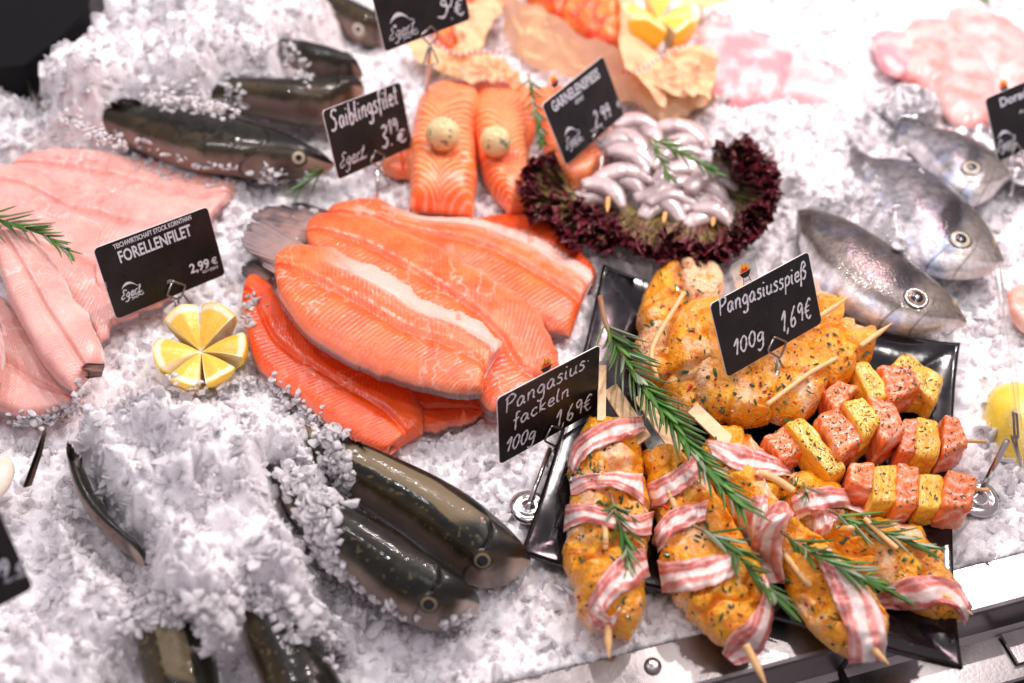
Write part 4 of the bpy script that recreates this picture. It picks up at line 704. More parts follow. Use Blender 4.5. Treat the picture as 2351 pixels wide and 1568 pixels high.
class Card:
    def __init__(s, q, label, group='black price cards on wire clips', ps=None):
        s.c, s.X, s.Z = ps or pose(q); s.N = np.cross(s.X, s.Z); s.o = empty('price_card', s.c - s.Z * CH / 2, label, 'price card', group)
        pr = rrect(CW / 2, CH / 2, .0032); k = len(pr); mb = MB(); mb.add([s.c + s.X * a + s.Z * b + s.N * h for h in (.0004, -.0004) for a, b in pr], [list(range(k)), list(range(k, 2 * k))[::-1]]); b_ = mb.build('card', MAT['card'], s.o, False, False)
        mb = MB(); mb.add([s.c + s.X * a * (1 + e) + s.Z * b * (1 + e) + s.N * h for e, h in ((.0, .00045), (.006, .0003), (.006, -.0003), (.0, -.00045)) for a, b in pr], [[i * k + j, (i + 1) * k + j, (i + 1) * k + (j + 1) % k, i * k + (j + 1) % k] for i in range(3) for j in range(k)]); mb.build('card_edge', MAT['edge'], s.o, False, False)
    def at(s, a, b, h=.0007): return s.c + s.X * a + s.Z * b + s.N * h
    def loc(s, px, py):
        p = PPl(px, py, s.c + s.N * .0007, s.N) - s.c; return np.array([p @ s.X, p @ s.Z])
    def text(s, txt, p0, p1, h, bold=True, name='lettering', m='print', vert=False):
        cu = bpy.data.curves.new('t', 'FONT'); cu.body = txt; cu.size = 1; cu.offset = .022 if bold else 0; cu.resolution_u = 3; ob = bpy.data.objects.new('t', cu); COL.objects.link(ob); bpy.context.view_layer.update()
        me = ob.evaluated_get(bpy.context.evaluated_depsgraph_get()).to_mesh(); V = np.array([v.co[:2] for v in me.vertices]); F = [list(p.vertices) for p in me.polygons]; ob.to_mesh_clear(); bpy.data.objects.remove(ob); bpy.data.curves.remove(cu)
        a = s.loc(*p0); b = s.loc(*p1); d = b - a; L = np.linalg.norm(d); d /= L; nn = np.array([-d[1], d[0]]); V = (V - [V[:, 0].min(), 0]); V[:, 0] *= L / V[:, 0].max(); V[:, 1] *= h / .73
        q = a + V[:, :1] * d + V[:, 1:2] * nn; mb = MB(); mb.add(s.c + s.X * q[:, :1] + s.Z * q[:, 1:2] + s.N * .0007, F); return mb.build(name, MAT[m], s.o, False, False)
    def strokes(s, lines, a, b, xh, w, name='handwriting', m='chalk', slant=.18, hh=.0007):
        a = s.loc(*a); b = s.loc(*b); d = b - a; L = np.linalg.norm(d); d /= L; nn = np.array([-d[1], d[0]]); mx = max(p[0] for l in lines for p in l); mb = MB(); r = np.random.default_rng(int(a[0] * 1e5) % 999)
        for l in lines:
            p = cr(l, max(3, len(l) * 6)) if len(l) > 2 else cr(l, 4); x = (p[:, 0]) / mx * L + p[:, 1] * xh * slant; y = p[:, 1] * xh; q = a + x[:, None] * d + y[:, None] * nn; t = np.gradient(q, axis=0); t /= np.linalg.norm(t, axis=1)[:, None] + 1e-12; nr = np.stack([-t[:, 1], t[:, 0]], 1); n = len(q)
            ww = w / 2 * (1 + .25 * np.sin(np.arange(n) * .9 + r.random() * 6)); ww[0] *= .7; ww[-1] *= .6; hh_ = hh + .00004 * r.random(); V = np.vstack([q + nr * ww[:, None], q - nr * ww[:, None]]); mb.add(s.c + s.X * V[:, :1] + s.Z * V[:, 1:2] + s.N * hh_, [[i, i + 1, n + i + 1, n + i] for i in range(n - 1)])
        return mb.build(name, MAT[m], s.o, False, False)
    def write(s, txt, a, b, xh, w=.0011, **k): s.strokes(layout(txt), a, b, xh, w, **k)
GL = {
 'S': ([[(1,1.55),(.75,1.8),(.35,1.65),(.3,1.25),(.65,.9),(.72,.4),(.4,0),(0,.15)]], 1.1), 'a': ([[(.62,.85),(.35,1),(.06,.6),(.15,.08),(.42,.12),(.64,.85),(.62,.2),(.8,.02)]], .85),
 'i': ([[(.12,1),(.10,.15),(.28,.02)], [(.14,1.35),(.18,1.5)]], .38), 'b': ([[(.14,1.8),(.1,.05),(.5,.02),(.62,.55),(.4,.9),(.13,.6)]], .75), 'l': ([[(.2,1.8),(.08,.9),(.12,.1),(.32,.05)]], .4),
 'n': ([[(.1,1),(.08,0)], [(.09,.6),(.38,1),(.58,.8),(.58,.1),(.74,.02)]], .82), 'g': ([[(.6,.88),(.3,1),(.05,.6),(.2,.2),(.5,.3),(.62,.9),(.6,-.45),(.3,-.8),(.02,-.55)]], .78), 's': ([[(.55,.88),(.28,1),(.12,.75),(.42,.48),(.46,.15),(.2,0),(0,.12)]], .62),
 'f': ([[(.62,1.65),(.4,1.8),(.27,1.4),(.2,-.5)], [(.0,.92),(.52,1)]], .58), 'e': ([[(.08,.5),(.58,.62),(.4,1),(.12,.8),(.1,.22),(.4,0),(.64,.18)]], .7), 't': ([[(.3,1.65),(.24,.2),(.46,.03)], [(0,1.1),(.55,1.15)]], .56),
 'P': ([[(.18,1.75),(.12,0)], [(0,1.5),(.5,1.85),(.88,1.45),(.6,1),(.16,.88)]], .92), 'u': ([[(.1,1),(.07,.3),(.3,0),(.56,.35),(.62,1),(.6,.2),(.76,.02)]], .82), 'p': ([[(.12,1),(.06,-.8)], [(.1,.7),(.4,1),(.62,.7),(.48,.15),(.1,.12)]], .72),
 'ß': ([[(.0,-.7),(.12,1.3),(.42,1.8),(.64,1.4),(.3,1.0),(.66,.6),(.46,.05),(.2,.08)]], .8), 'c': ([[(.58,.85),(.3,1),(.05,.5),(.25,.02),(.6,.15)]], .66), 'k': ([[(.14,1.8),(.08,0)], [(.58,.95),(.12,.45),(.62,.02)]], .72), 'r': ([[(.1,1),(.08,0)], [(.09,.6),(.3,.95),(.55,.95)]], .6),
 'E': ([[(.85,1.6),(.5,1.8),(.2,1.5),(.55,1.0),(.1,.5),(.3,.02),(.85,.25)]], .95),
 '0': ([[(.4,1.6),(.1,1.2),(.1,.4),(.38,0),(.62,.4),(.64,1.2),(.4,1.6)]], .8), '1': ([[(0,1.0),(.38,1.65),(.3,0)]], .55), '2': ([[(.05,1.3),(.35,1.65),(.6,1.2),(.05,.05),(.7,.05)]], .8), '3': ([[(.1,1.5),(.45,1.65),(.6,1.25),(.25,.9),(.62,.5),(.4,.02),(.02,.15)]], .8),
 '6': ([[(.5,1.65),(.15,.9),(.12,.25),(.4,0),(.62,.35),(.4,.7),(.14,.45)]], .75), '9': ([[(.6,1.3),(.35,1.6),(.08,1.25),(.3,.85),(.6,1.2),(.58,.1)]], .75), ',': ([[(.12,.15),(.0,-.35)]], .28), '.': ([[(.08,.1),(.14,.0)]], .28), '-': ([[(.08,.55),(.45,.6)]], .55), '·': ([[(.1,.7),(.18,.72)]], .3),
 '€': ([[(.75,1.4),(.5,1.6),(.2,1.1),(.2,.5),(.5,0),(.8,.2)], [(0,.98),(.6,1.05)], [(0,.62),(.55,.68)]], .9), ' ': ([], .6)}
def layout(txt, x=0.):
    out = []
    for c in txt:
        g, a = GL[c]; out += [[(p[0] + x, p[1]) for p in l] for l in g]; x += a + .1
    return out
def logo(cd, a, b, xh, waves=True, fish=True, tagline=None):
    cd.write('Egert', a, b, xh, .0007, name='shop_name', m='print', slant=.5); a = np.array(a, float); b = np.array(b, float); d = b - a; up = np.array([d[1], -d[0]]); L = np.linalg.norm(cd.loc(*b) - cd.loc(*a))
    if fish:
        mb = MB(); N = 24; V = []
        la, lb = cd.loc(*a), cd.loc(*b); e = lb - la; L = np.linalg.norm(e); e /= L; nn = np.array([-e[1], e[0]])
        for i in range(N): t = i / (N - 1); x = .22 + .86 * t; y = .48 + .30 * math.sin(math.pi * min(1, t * 1.15 + .02)) ** .8 - .10 * t; th = .02 + .11 * math.sin(math.pi * (1 - t) ** 1.4) ** 1.2; q0 = la + e * L * x + nn * L * y; q1 = la + e * L * (x + .01) + nn * L * (y - th); V += [cd.at(*q0), cd.at(*q1)]
        mb.add(V, [[2 * i, 2 * i + 2, 2 * i + 3, 2 * i + 1] for i in range(N - 1)]); q = [(.30, .42), (.42, .30), (.40, .40), (.55, .38)]; mb.add([cd.at(*(la + e * L * x + nn * L * y)) for x, y in q], [[0, 1, 2, 3]]); mb.build('fish_emblem', MAT['print'], cd.o, False, False)
    if waves:
        for k, y in enumerate((-.10, -.17)): cd.strokes([[(x / 10, .0 + .05 * math.sin(x * 1.5)) for x in range(3, 14)]], tuple(a + d * (.3 * k) + up * y), tuple(a + d * 1.15 + up * (y + .07 * k)), L, .0004, name='waves', m='print', slant=0)
    if True:
        cd.text('F(R)ISCHE ERLEBEN', tuple(a + d * .52 - up * .03), tuple(a + d * 1.12 - up * .03), .0015, True, name='tagline')
# clip: diamond loop, crossing into a triangle, rod and base
def holder(label, cd, dia, tri, rod, footz, base=None, off=.0022, rr=.0012, n=None, c=None):
    c = cd.c if cd is not None else c; n = cd.N if cd is not None else n; r0 = P(*rod[-1], footz); root = empty('sign_holder', r0, label, 'sign holder', 'wire clips holding the price cards'); pt = lambda q: PPl(*q, c + n * off, n)
    d = [pt(q) for q in dia]; t = [pt(q) for q in tri]
    def rnd(pts, closed):
        pts = [np.array(p) for p in pts]; out = []; N = len(pts)
        for i in range(N if closed else N):
            if not closed and i in (0, N - 1): out.append(pts[i]); continue
            p, a, b = pts[i], pts[i - 1], pts[(i + 1) % N]; l = .0018
            for k in (1, .5, 0, .5, 1):
                pass
            u = (a - p) / np.linalg.norm(a - p); v = (b - p) / np.linalg.norm(b - p)
            out += [p + u * l, p + u * l * .35 + v * l * .08, p + v * l * .35 + u * l * .08, p + v * l]
        if closed: out.append(out[0])
        return np.array(out)
    mb = MB(); mb.tube(rnd(d, True), .0008, 8); mb.build('wire_loop', MAT['wire'], root, color=False); mb = MB(); mb.tube(rnd(t, False), .0008, 8); mb.build('wire_foot', MAT['wire'], root, color=False)
    a = pt(rod[0]); mb = MB(); mb.tube(np.array([a, a * .5 + r0 * .5, r0]), rr, 12); mb.build('rod', MAT['rod'], root, color=False)
    if base:
        rad, zb = base; mb = MB(); th = np.linspace(0, 2 * np.pi, 40, endpoint=False); prof = [(1, 0), (1, .0012), (.62, .0028), (.58, .0022), (.2, .0026), (.12, .006), (0.01, .006)]; b0 = r0.copy(); b0[2] = zb
        V = [b0 + np.array([math.cos(a_) * rad * p, math.sin(a_) * rad * p, h]) for p, h in prof for a_ in th]; mb.add(V, [[i * 40 + j, i * 40 + (j + 1) % 40, (i + 1) * 40 + (j + 1) % 40, (i + 1) * 40 + j] for i in range(6) for j in range(40)]); mb.build('base_disc', MAT['rod'], root, color=False)
def badge(cd, cx, top, hgt=.020, wid=.017, plate=False):
    """clear tab behind the card with a kettle grill and flames; cx, top in card metres"""
    pr = rrect(wid / 2, hgt / 2, .003); k = len(pr); z0 = top - hgt / 2; mb = MB(); mb.add([cd.at(cx + a, z0 + b, h) for h in (-.0008, -.0012) for a, b in pr], [list(range(k)), list(range(k, 2 * k))[::-1]] + [[i, (i + 1) % k, (i + 1) % k + k, i + k] for i in range(k)]); b_ = mb.build('clear_tab', MAT['clear'], cd.o, False, False)
    z1 = top - .0095; mb = MB(); R = .0042; th = np.linspace(math.pi, 2 * math.pi, 14); V = [cd.at(cx + R * math.cos(t), z1 + R * .85 * math.sin(t), -.0006) for t in th]; mb.add(V, [list(range(len(V)))])
    def bar(a, b, w): 
        a = np.array(a); b = np.array(b); d = (b - a) / np.linalg.norm(b - a); n_ = np.array([-d[1], d[0]]) * w; mb.add([cd.at(cx + q[0], z1 + q[1], -.00058) for q in (a + n_, b + n_, b - n_, a - n_)], [[0, 1, 2, 3]])
    bar((-.005, .0001), (.005, .0001), .0003); bar((-.002, -.003), (-.0034, -.0085), .0003); bar((.002, -.003), (.0034, -.0085), .0003); bar((-.0028, -.006), (.0028, -.006), .0002); mb.build('grill_icon', MAT['black'], cd.o, False, False)
    def flame(pts, m, h): mb = MB(); mb.add([cd.at(cx + x * .001, z1 + .0006 + y * .001, h) for x, y in pts], [list(range(len(pts)))]); mb.build('flame', MAT[m], cd.o, False, False)
    flame([(-4,0),(-4.2,1.6),(-4.9,3),(-3.4,2.2),(-3,3.4),(-2.2,5.2),(-1.7,7),(-.4,5.2),(.2,4.2),(1,5.2),(1.4,6.2),(2.2,4.6),(2.6,3.2),(3.6,4.4),(3.9,2.6),(4,0)], 'fl1', -.00062); flame([(-3.2,0),(-2.8,1.6),(-1.6,3.6),(-.8,2.4),(.2,2),(1.2,3.2),(2.2,1.8),(3.2,0)], 'fl2', -.00056)
MAT['fl1'] = mat('flame yellow', (.9, .42, .02), rough=.4); MAT['fl2'] = mat('flame red', (.75, .05, .01), rough=.4)
cF = Card([(213,573),(476,472),(516,632),(268,731)], 'black printed price card for trout fillet above the flower cut lemon')
cF.text('TEICHWIRTSCHAFT STOCK KORNTHAN', (262,573), (440,503), .0036, True); cF.text('FORELLENFILET', (277,604), (442,539), .0088, True, name='title'); cF.text('2,99', (438,628), (482,613), .0072, True, name='price'); cF.text('€', (487,608), (500,603), .0050, True, name='price'); cF.text('1KG = 29,90 €', (466,628), (501,615), .0022, True); cF.text('100g', (385,651), (400,647), .0026, False); cF.text('9101', (247,661), (243,647), .0022, False); logo(cF, (278,690), (322,670), .0034)
holder('wire clip of the printed trout card with its foot hidden behind the lemon', cF, [(396,645),(426,655),(414,688),(383,679)], [(408,686),(420,675),(452,719),(430,731),(405,712),(402,688)], [(409,690),(430,760)], .01, rr=.0010)
cS = Card([(738,256),(919,186),(946,338),(778,411)], 'black price card reading Saiblingsfilet in white handwriting')
cS.write('Saiblingsfilet', (762,302), (914,236), .0085, .0014, slant=.1); cS.write('3.', (878,341), (900,333), .0105, .0014, slant=.1); cS.write('19', (893,310), (913,302), .0068, .0011, slant=.1); cS.write('€', (913,331), (932,322), .0060, .0012); logo(cS, (780,388), (835,362), .0058, False, False)
holder('wire clip and rod of the char card standing in the ice behind the orange fillets', cS, [(862,346),(884,358),(874,385),(850,372)], [(872,384),(895,425),(866,437),(867,400),(872,384)], [(866,387),(866,470)], .015, rr=.0014)
cG = Card([(1245,240),(1382,129),(1434,262),(1298,380)], 'black printed price card for shrimp skewers with a flame badge on top')
cG.text('GARNELENSPIESS', (1272,258), (1378,177), .0088, True, name='title'); cG.text('GETAUT', (1322,240), (1341,226), .0034, True); cG.write('2,99', (1368,294), (1402,270), .0078, .0013); cG.text('€', (1418,248), (1425,243), .0052, True, name='price'); logo(cG, (1300,345), (1332,318), .0042); cG.text('100g', (1358,305), (1370,296), .0025, False)
badge(cG, -.020, CH / 2 + .017)
holder('wire clip and rod of the shrimp skewer card beside the raw shrimps', cG, [(1375,290),(1394,297),(1384,330),(1360,318)], [(1383,330),(1392,345),(1405,365),(1384,374),(1380,350),(1382,332)], [(1384,334),(1376,420)], .02, rr=.0014)
cP = Card([(1630,700),(1853,576),(1887,742),(1668,865)], 'black price card reading Pangasiusspieß with a flame badge, standing among the yellow skewers')
cP.write('Pangasiusspieß', (1652,726), (1850,638), .0066, .0014, slant=.1); cP.write('1,69€', (1795,764), (1862,728), .0086, .0014, slant=.2); cP.write('100g', (1686,818), (1752,782), .0066, .0014, slant=.2); badge(cP, -.010, CH / 2 + .0175, .026, .020)
pr = rrect(.045, .0285, .004); k = len(pr); mb = MB(); mb.add([cP.at(-.0035 + a, -.0035 + b, h) for h in (-.0016, -.0019) for a, b in pr], [list(range(k)), list(range(k, 2 * k))[::-1]]); mb.build('clear_sleeve', MAT['clear'], cP.o, False, False)
holder('wire clip on a slanted rod standing in the platter beside the salmon cubes', cP, [(1778,773),(1806,785),(1791,822),(1762,806)], [(1788,822),(1793,835),(1813,863),(1786,884),(1781,850),(1786,824)], [(1785,850),(1748,985)], .012, rr=.0018)
cK = Card([(1142,915),(1374,791),(1373,940),(1145,1065)], 'black price card reading Pangasiusfackeln at the left edge of the platter')
cK.write('Pangasius·', (1160,950), (1350,842), .0068, .0013, slant=.1); cK.write('fackeln', (1178,982), (1306,908), .0060, .0013, slant=.1); cK.write('1,69€', (1276,982), (1356,938), .0080, .0014, slant=.1); cK.write('100g', (1160,1040), (1225,1008), .0066, .0014, slant=.2); badge(cK, -.002, CH / 2 + .013, .026, .020)
holder('wire clip on a steel rod with round disc foot left of the platter', cK, [(1266,978),(1292,985),(1276,1025),(1250,1012)], [(1274,1024),(1272,1040),(1288,1058),(1256,1076),(1258,1050),(1272,1026)], [(1262,1030),(1214,1158)], .012, base=(.0125, .008), rr=.0016)
cT = Card([(845,-40),(1050,-110),(1078,45),(885,118)], 'black hand written price card cut off by the top frame edge')
cT.write('3', (1005,45), (1028,36), .0125, .0015); cT.write('0.', (1022,20), (1048,8), .008, .0013); cT.write('.€', (1035,45), (1066,30), .0075, .0013); logo(cT, (893,95), (950,70), .0050)
holder('wire clip and long rod of the cut off card at the top frame edge', cT, [(990,60),(1008,80),(988,103),(966,82)], [(988,100),(1007,145),(972,152),(980,120),(986,102)], [(988,103),(975,243)], .015, rr=.0015)
bz = min(np.arange(.0, .12, .002), key=lambda z: abs(proj(P(75, 1350, z) + cF.Z * CH)[1] - 1157)); pL = P(75, 1350, bz)
cL = Card(None, 'black printed price card cut off by the left frame edge, corner sunk in the ice', ps=(pL - cF.X * CW / 2 + cF.Z * CH / 2, cF.X, cF.Z))
cL.text('2,99', (-50,1345), (24,1320), .0105, True, name='price'); cL.text('€', (37,1317), (55,1311), .0058, True, name='price'); cL.text('1KG = 19,90 €', (12,1340), (62,1322), .0025, True)
cD = Card([(2262,226),(2440,150),(2470,290),(2290,372)], 'black price card at the right frame edge above the furthest sea bream')
cD.text('Dorade Royal', (2298,246), (2430,190), .0075, True, name='title'); cD.text('Aquakultur', (2340,262), (2420,228), .003, False); logo(cD, (2288,350), (2330,330), .0042); badge(cD, -.021, CH / 2 + .012, .022, .016)
holder('thin wire clip rod of the sea bream card at the right frame edge', cD, [(2335,330),(2350,350),(2340,375),(2322,352)], [(2340,372),(2356,400),(2334,410),(2330,385)], [(2340,375),(2318,450)], .02, rr=.0014)
# card seen edge on at the right with its holder
e0, e1 = PPl(2308, 742, P(2320, 1050, .03), np.array([0, 1., 0])), PPl(2348, 1068, P(2320, 1050, .03), np.array([0, 1., 0])); r = empty('clear_card_sleeve', e1, 'empty clear plastic card sleeve seen almost edge on at the right frame edge', 'card sleeve')
dv = np.array([.10, 1, 0.]); dv /= np.linalg.norm(dv); mb = MB(); 
for k, (sx, t) in enumerate(((0, 0), (.0035, .0))): mb.add([e0 + [sx, 0, 0], e1 + [sx * .5, 0, 0], e1 + dv * .05 + [sx * .5, 0, 0], e0 + dv * .05 + [sx, 0, 0], e0 + [sx + .0004, 0, 0], e1 + [sx * .5 + .0004, 0, 0], e1 + dv * .05 + [sx * .5 + .0004, 0, 0], e0 + dv * .05 + [sx + .0004, 0, 0]], [[0, 1, 2, 3], [7, 6, 5, 4], [0, 4, 5, 1], [1, 5, 6, 2], [2, 6, 7, 3], [3, 7, 4, 0]])
mb.build('sleeve', MAT['clear'], r, False, False)
nY = np.array([0, 1., 0]); holder('steel rod and disc foot right of the platter, clip nearly edge on', None, [(2326,945),(2334,950),(2338,1005),(2330,1008)], [(2332,1000),(2336,1030),(2345,1072),(2328,1020),(2322,1000)], [(2312,1012),(2250,1132)], .012, base=(.015, .006), rr=.0019, n=-nY, c=P(2330, 1130, .0))
r0 = P(2288, 1150, .006)
# ================================================================ paper parcels, foil, pink fish, far things (out of focus)
def paper(parent, A, B, z, seed, amp=.006, zf=None, name='paper_sheet', sc=26):
    n, m = 110, 70
    a = cr(A, n); b = cr(B, n); s = np.linspace(0, 1, n)[:, None]; v = np.linspace(0, 1, m)[None]; px = a[:, :1] * (1 - v) + b[:, :1] * v; py = a[:, 1:] * (1 - v) + b[:, 1:] * v
    zz = (zf(s, v) if zf else z + 0 * s * v); V = P(px, py, zz); rid = 1 - 2 * np.abs(fbm(V, sc, seed, 3)); rid2 = 1 - 2 * np.abs(fbm(V, sc * 2.5, seed + 3, 2)); V[..., 2] += amp * (rid - .5) + amp * .35 * (rid2 - .5); V[..., 0] += amp * .5 * vn(V, 60, seed); splat(V)
    Vb = V - np.array([0, 0, .0006]); return mk(name, np.vstack([V.reshape(-1, 3), Vb.reshape(-1, 3)]), np.vstack([gridF(n, m), gridF(n, m, n * m, True)]), MAT['paper'], parent)
def twine(parent, pts, z):
    p = cr(pts, 80); pa = P(p[:, 0], p[:, 1], z); mb = MB(); c = np.where((np.arange(80) // 3 % 2)[:, None] == 0, np.array([[.75, .05, .05]]), np.array([[.85, .80, .76]])); mb.tube(pa, .0011, 8, c.repeat(8, 0)); return mb.build('twine', MAT['twine'], parent)
red = lambda s, v, V: mixc((.80, .05, .015), (.95, .28, .05), np.clip(.5 + fbm(V, 110, 3, 3) * 1.6, 0, 1))
GPp = 'baking paper parcels tied with red and white twine'
r = empty('paper_parcel', P(1080, 100, .02), 'small baking paper parcel with a twisted end behind the salmon portions', 'parcel', GPp)
slab('filling', [(985,60),(1010,20),(1060,-20),(1110,-40)], [(1000,120),(1050,125),(1090,90),(1130,20)], MAT['flesh'], r, T=.016, z=.02, colf=red, k=2.4, disp=lambda s, v, px, py: .005 * fbm(np.stack([px, py, 0 * px], -1), .06, 5, 3))
paper(r, [(1060,-30),(1052,30),(1045,80),(1035,130)], [(1165,-30),(1150,40),(1120,90),(1070,140)], .035, 1, .012)
paper(r, [(925,95),(960,90),(1000,110),(1030,125)], [(960,140),(1000,165),(1040,180),(1060,185)], .022, 2, .008)
paper(r, [(1030,135),(1060,120),(1100,130),(1150,140),(1165,160)], [(1045,185),(1070,200),(1110,190),(1180,200),(1210,215)], .034, 3, .014, sc=45)
twine(r, [(990,85),(1020,110),(1050,125),(1090,120),(1160,122)], .046)
r = empty('paper_parcel', P(1400, 80, .02), 'large baking paper parcel filled with orange red fish and cut lemon at the top', 'parcel', GPp)
slab('filling', [(1190,-50),(1280,-60),(1380,-40),(1430,0)], [(1210,10),(1290,60),(1370,105),(1425,115)], MAT['flesh'], r, T=.020, z=.03, colf=red, k=2.4, disp=lambda s, v, px, py: .006 * fbm(np.stack([px, py, 0 * px], -1), .06, 6, 3))
paper(r, [(1140,-30),(1190,0),(1260,30),(1340,85),(1420,120),(1470,150)], [(1150,60),(1190,140),(1270,170),(1360,215),(1440,240),(1500,235)], .03, 4, .010, zf=lambda s, v: .050 - .040 * v)
paper(r, [(1415,-30),(1425,20),(1432,60),(1425,120),(1440,170)], [(1450,-30),(1490,60),(1510,120),(1520,180),(1530,240)], .05, 5, .010, zf=lambda s, v: .055 - .02 * v)
paper(r, [(1430,150),(1480,165),(1540,150),(1590,130),(1640,150)], [(1470,255),(1520,285),(1570,270),(1610,255),(1650,235)], .025, 6, .012, zf=lambda s, v: .045 - .03 * v)
paper(r, [(1540,100),(1580,110),(1620,120),(1650,150)], [(1500,200),(1540,215),(1590,230),(1640,240)], .04, 7, .014, sc=40)
paper(r, [(1560,-40),(1620,-40),(1660,-20)], [(1570,20),(1620,25),(1670,15)], .03, 8, .010)
twine(r, [(1430,165),(1470,160),(1520,130),(1570,105)], .055)
pinkc = lambda sd, a=(.86, .50, .45), b=(.92, .72, .68): (lambda s, v, V: mixc(a, b, np.clip(.5 + fbm(V, 60, sd, 4) * 1.4, 0, 1)))
GF = 'blurred pale pink fish pieces half covered by ice at the upper right'
for i, (lab, A, B, z, T, a, b) in enumerate([
  ('blurred pale pink fillet beside the large paper parcel', [(1600,70),(1680,55),(1760,90),(1830,130)], [(1580,200),(1650,240),(1740,250),(1800,220)], .018, .016, (.84,.30,.32), (.92,.62,.62)),
  ('cream coloured fish piece with a rose pink top standing in the ice', [(2000,85),(2040,70),(2090,75),(2098,100)], [(2010,130),(2030,165),(2065,180),(2092,150)], .016, .009, (.86,.30,.34), (.94,.70,.60)),
  ('long blurred pink fillet above the crumpled foil', [(2080,60),(2150,50),(2220,90),(2280,180),(2290,290)], [(2030,170),(2110,200),(2160,260),(2200,300),(2235,305)], .012, .014, (.84,.28,.25), (.92,.54,.50)),
  ('blurred pink fillet at the upper right frame corner', [(2180,20),(2260,30),(2350,80),(2420,160)], [(2160,90),(2230,150),(2300,210),(2370,260)], .012, .012, (.84,.32,.29), (.92,.58,.55)),
  ('pale pink flat fish piece just right of the long bare ice patch', [(1800,150),(1880,150),(1960,190),(1990,230)], [(1780,230),(1860,250),(1930,262),(1985,260)], .016, .014, (.88,.42,.42), (.93,.68,.68)),
  ('brownish pink fish piece at the right frame edge right of the nearest bream', [(2305,680),(2340,660),(2400,670)], [(2310,720),(2345,760),(2400,790)], .012, .010, (.75,.38,.28), (.88,.60,.52))]):
    n_ = lambda s, v, px, py: .002 * fbm(np.stack([px, py, 0 * px], -1), .04, 5, 3)
    o, V = body('pink_fish_piece', A, B, MAT['flesh'], None, clamp=None, T=T, z=z, colf=pinkc(i, a, b), k=3, jag=14, disp=n_, n=120, m=50, ek=6); tag(o, lab, 'fish piece', GF)
# foil
c = P(2090, 250, .022); V, F, C = ballmesh(c, .024, 9, lambda V: V * 0 + .8, nx=60, dim=False, sq=(1.05, .9, .8)); d = V - c; V = c + d * (1 + .16 * fbm(V, 120, 5, 3) + .10 * (1 - 2 * np.abs(vn(V, 260, 8))))[:, None]; k = mk('foil_ball', V, F, MAT['foil'], None, None, False); tag(k, 'crumpled ball of shiny aluminium foil on the ice', 'foil')
n, m = 120, 70; a = cr([(2150,310),(2200,300),(2260,295),(2340,280),(2420,260)], n); b = cr([(2200,345),(2270,400),(2330,430),(2380,440),(2440,430)], n); v = np.linspace(0, 1, m)[None]; V = P(a[:, :1] * (1 - v) + b[:, :1] * v, a[:, 1:] * (1 - v) + b[:, 1:] * v, .016); V[..., 2] += .006 * (1 - 2 * np.abs(fbm(V, 60, 3, 3))); k = mk('foil_sheet', np.vstack([V.reshape(-1, 3), V.reshape(-1, 3) - [0, 0, .0005]]), np.vstack([gridF(n, m), gridF(n, m, n * m, True)]), MAT['foil'], None, None, False); tag(k, 'crumpled aluminium foil sheet under the sea bream card', 'foil')
# oyster at the left edge
V, F, C = ballmesh(P(-12, 1100, .035), .013, 3, lambda V: mixc((.75, .66, .52), (.85, .78, .68), np.clip(.5 + fbm(V, 200, 4, 3), 0, 1)), dim=False, sq=(.8, 1.3, .5)); k = mk('shell', V, F, MAT['butter'], None, C); tag(k, 'cream white shell at the left frame edge', 'shell')
# ---------------------------------------------------------------- signed distance to a polygon (world xy)
def sdfl(x, y, poly, pad):
    poly = np.asarray(poly)[:, :2]; a = poly.min(0) - pad; b = poly.max(0) + pad; m = (x > a[0]) & (x < b[0]) & (y > a[1]) & (y < b[1]); o = np.full(x.shape, -pad - .001)
    if m.any(): o[m] = sdf(x[m], y[m], poly)
    return o
# mounds of ice heaped over the fish: outline in the photo, height, how soft the shoulder is
COVER = [
 (.070, .024, [(150,905),(240,868),(320,872),(380,892),(500,902),(590,895),(650,900),(720,935),(755,990),(768,1060),(772,1125),(735,1165),(705,1120),(650,1080),(655,1100),(700,1170),(730,1235),(735,1300),(770,1340),(820,1365),(790,1400),(640,1385),(600,1345),(560,1400),(470,1440),(350,1370),(330,1290),(310,1240),(240,1180),(190,1090),(165,1010),(120,1000)]),
 (.042, .022, [(90,1130),(105,1080),(150,1110),(180,1200),(270,1290),(320,1340),(440,1430),(330,1430),(300,1480),(220,1600),(60,1700),(-250,1700),(-250,1420),(80,1400),(110,1300)]),
 (.070, .026, [(45,165),(90,120),(150,80),(215,20),(280,-30),(780,-40),(760,60),(660,100),(668,140),(706,182),(520,190),(505,212),(540,245),(470,235),(370,225),(300,220),(225,245),(150,243),(95,225)]),
 (.024, .03, [(-120,170),(55,185),(110,235),(150,265),(230,310),(215,352),(120,345),(-160,395)]),
 (.020, .03, [(1600,40),(1900,130),(2080,270),(2085,300),(1995,330),(1990,360),(2040,470),(1980,540),(1900,510),(1835,470),(1800,560),(1770,420),(1700,330),(1620,300),(1580,250),(1650,160)]),
 (.046, .018, [(1800,520),(1860,590),(1945,690),(1990,745),(1900,735)]),
 (.050, .018, [(1985,345),(2020,400),(2060,480),(2120,610),(2100,640),(2030,560)]),
 (.050, .016, [(2060,280),(2098,310),(2110,350),(2140,400),(2190,455),(2150,440),(2090,390)]),
]
COVERW = [(h, s, P(*np.array(p, float).T, h * .8)) for h, s, p in COVER]
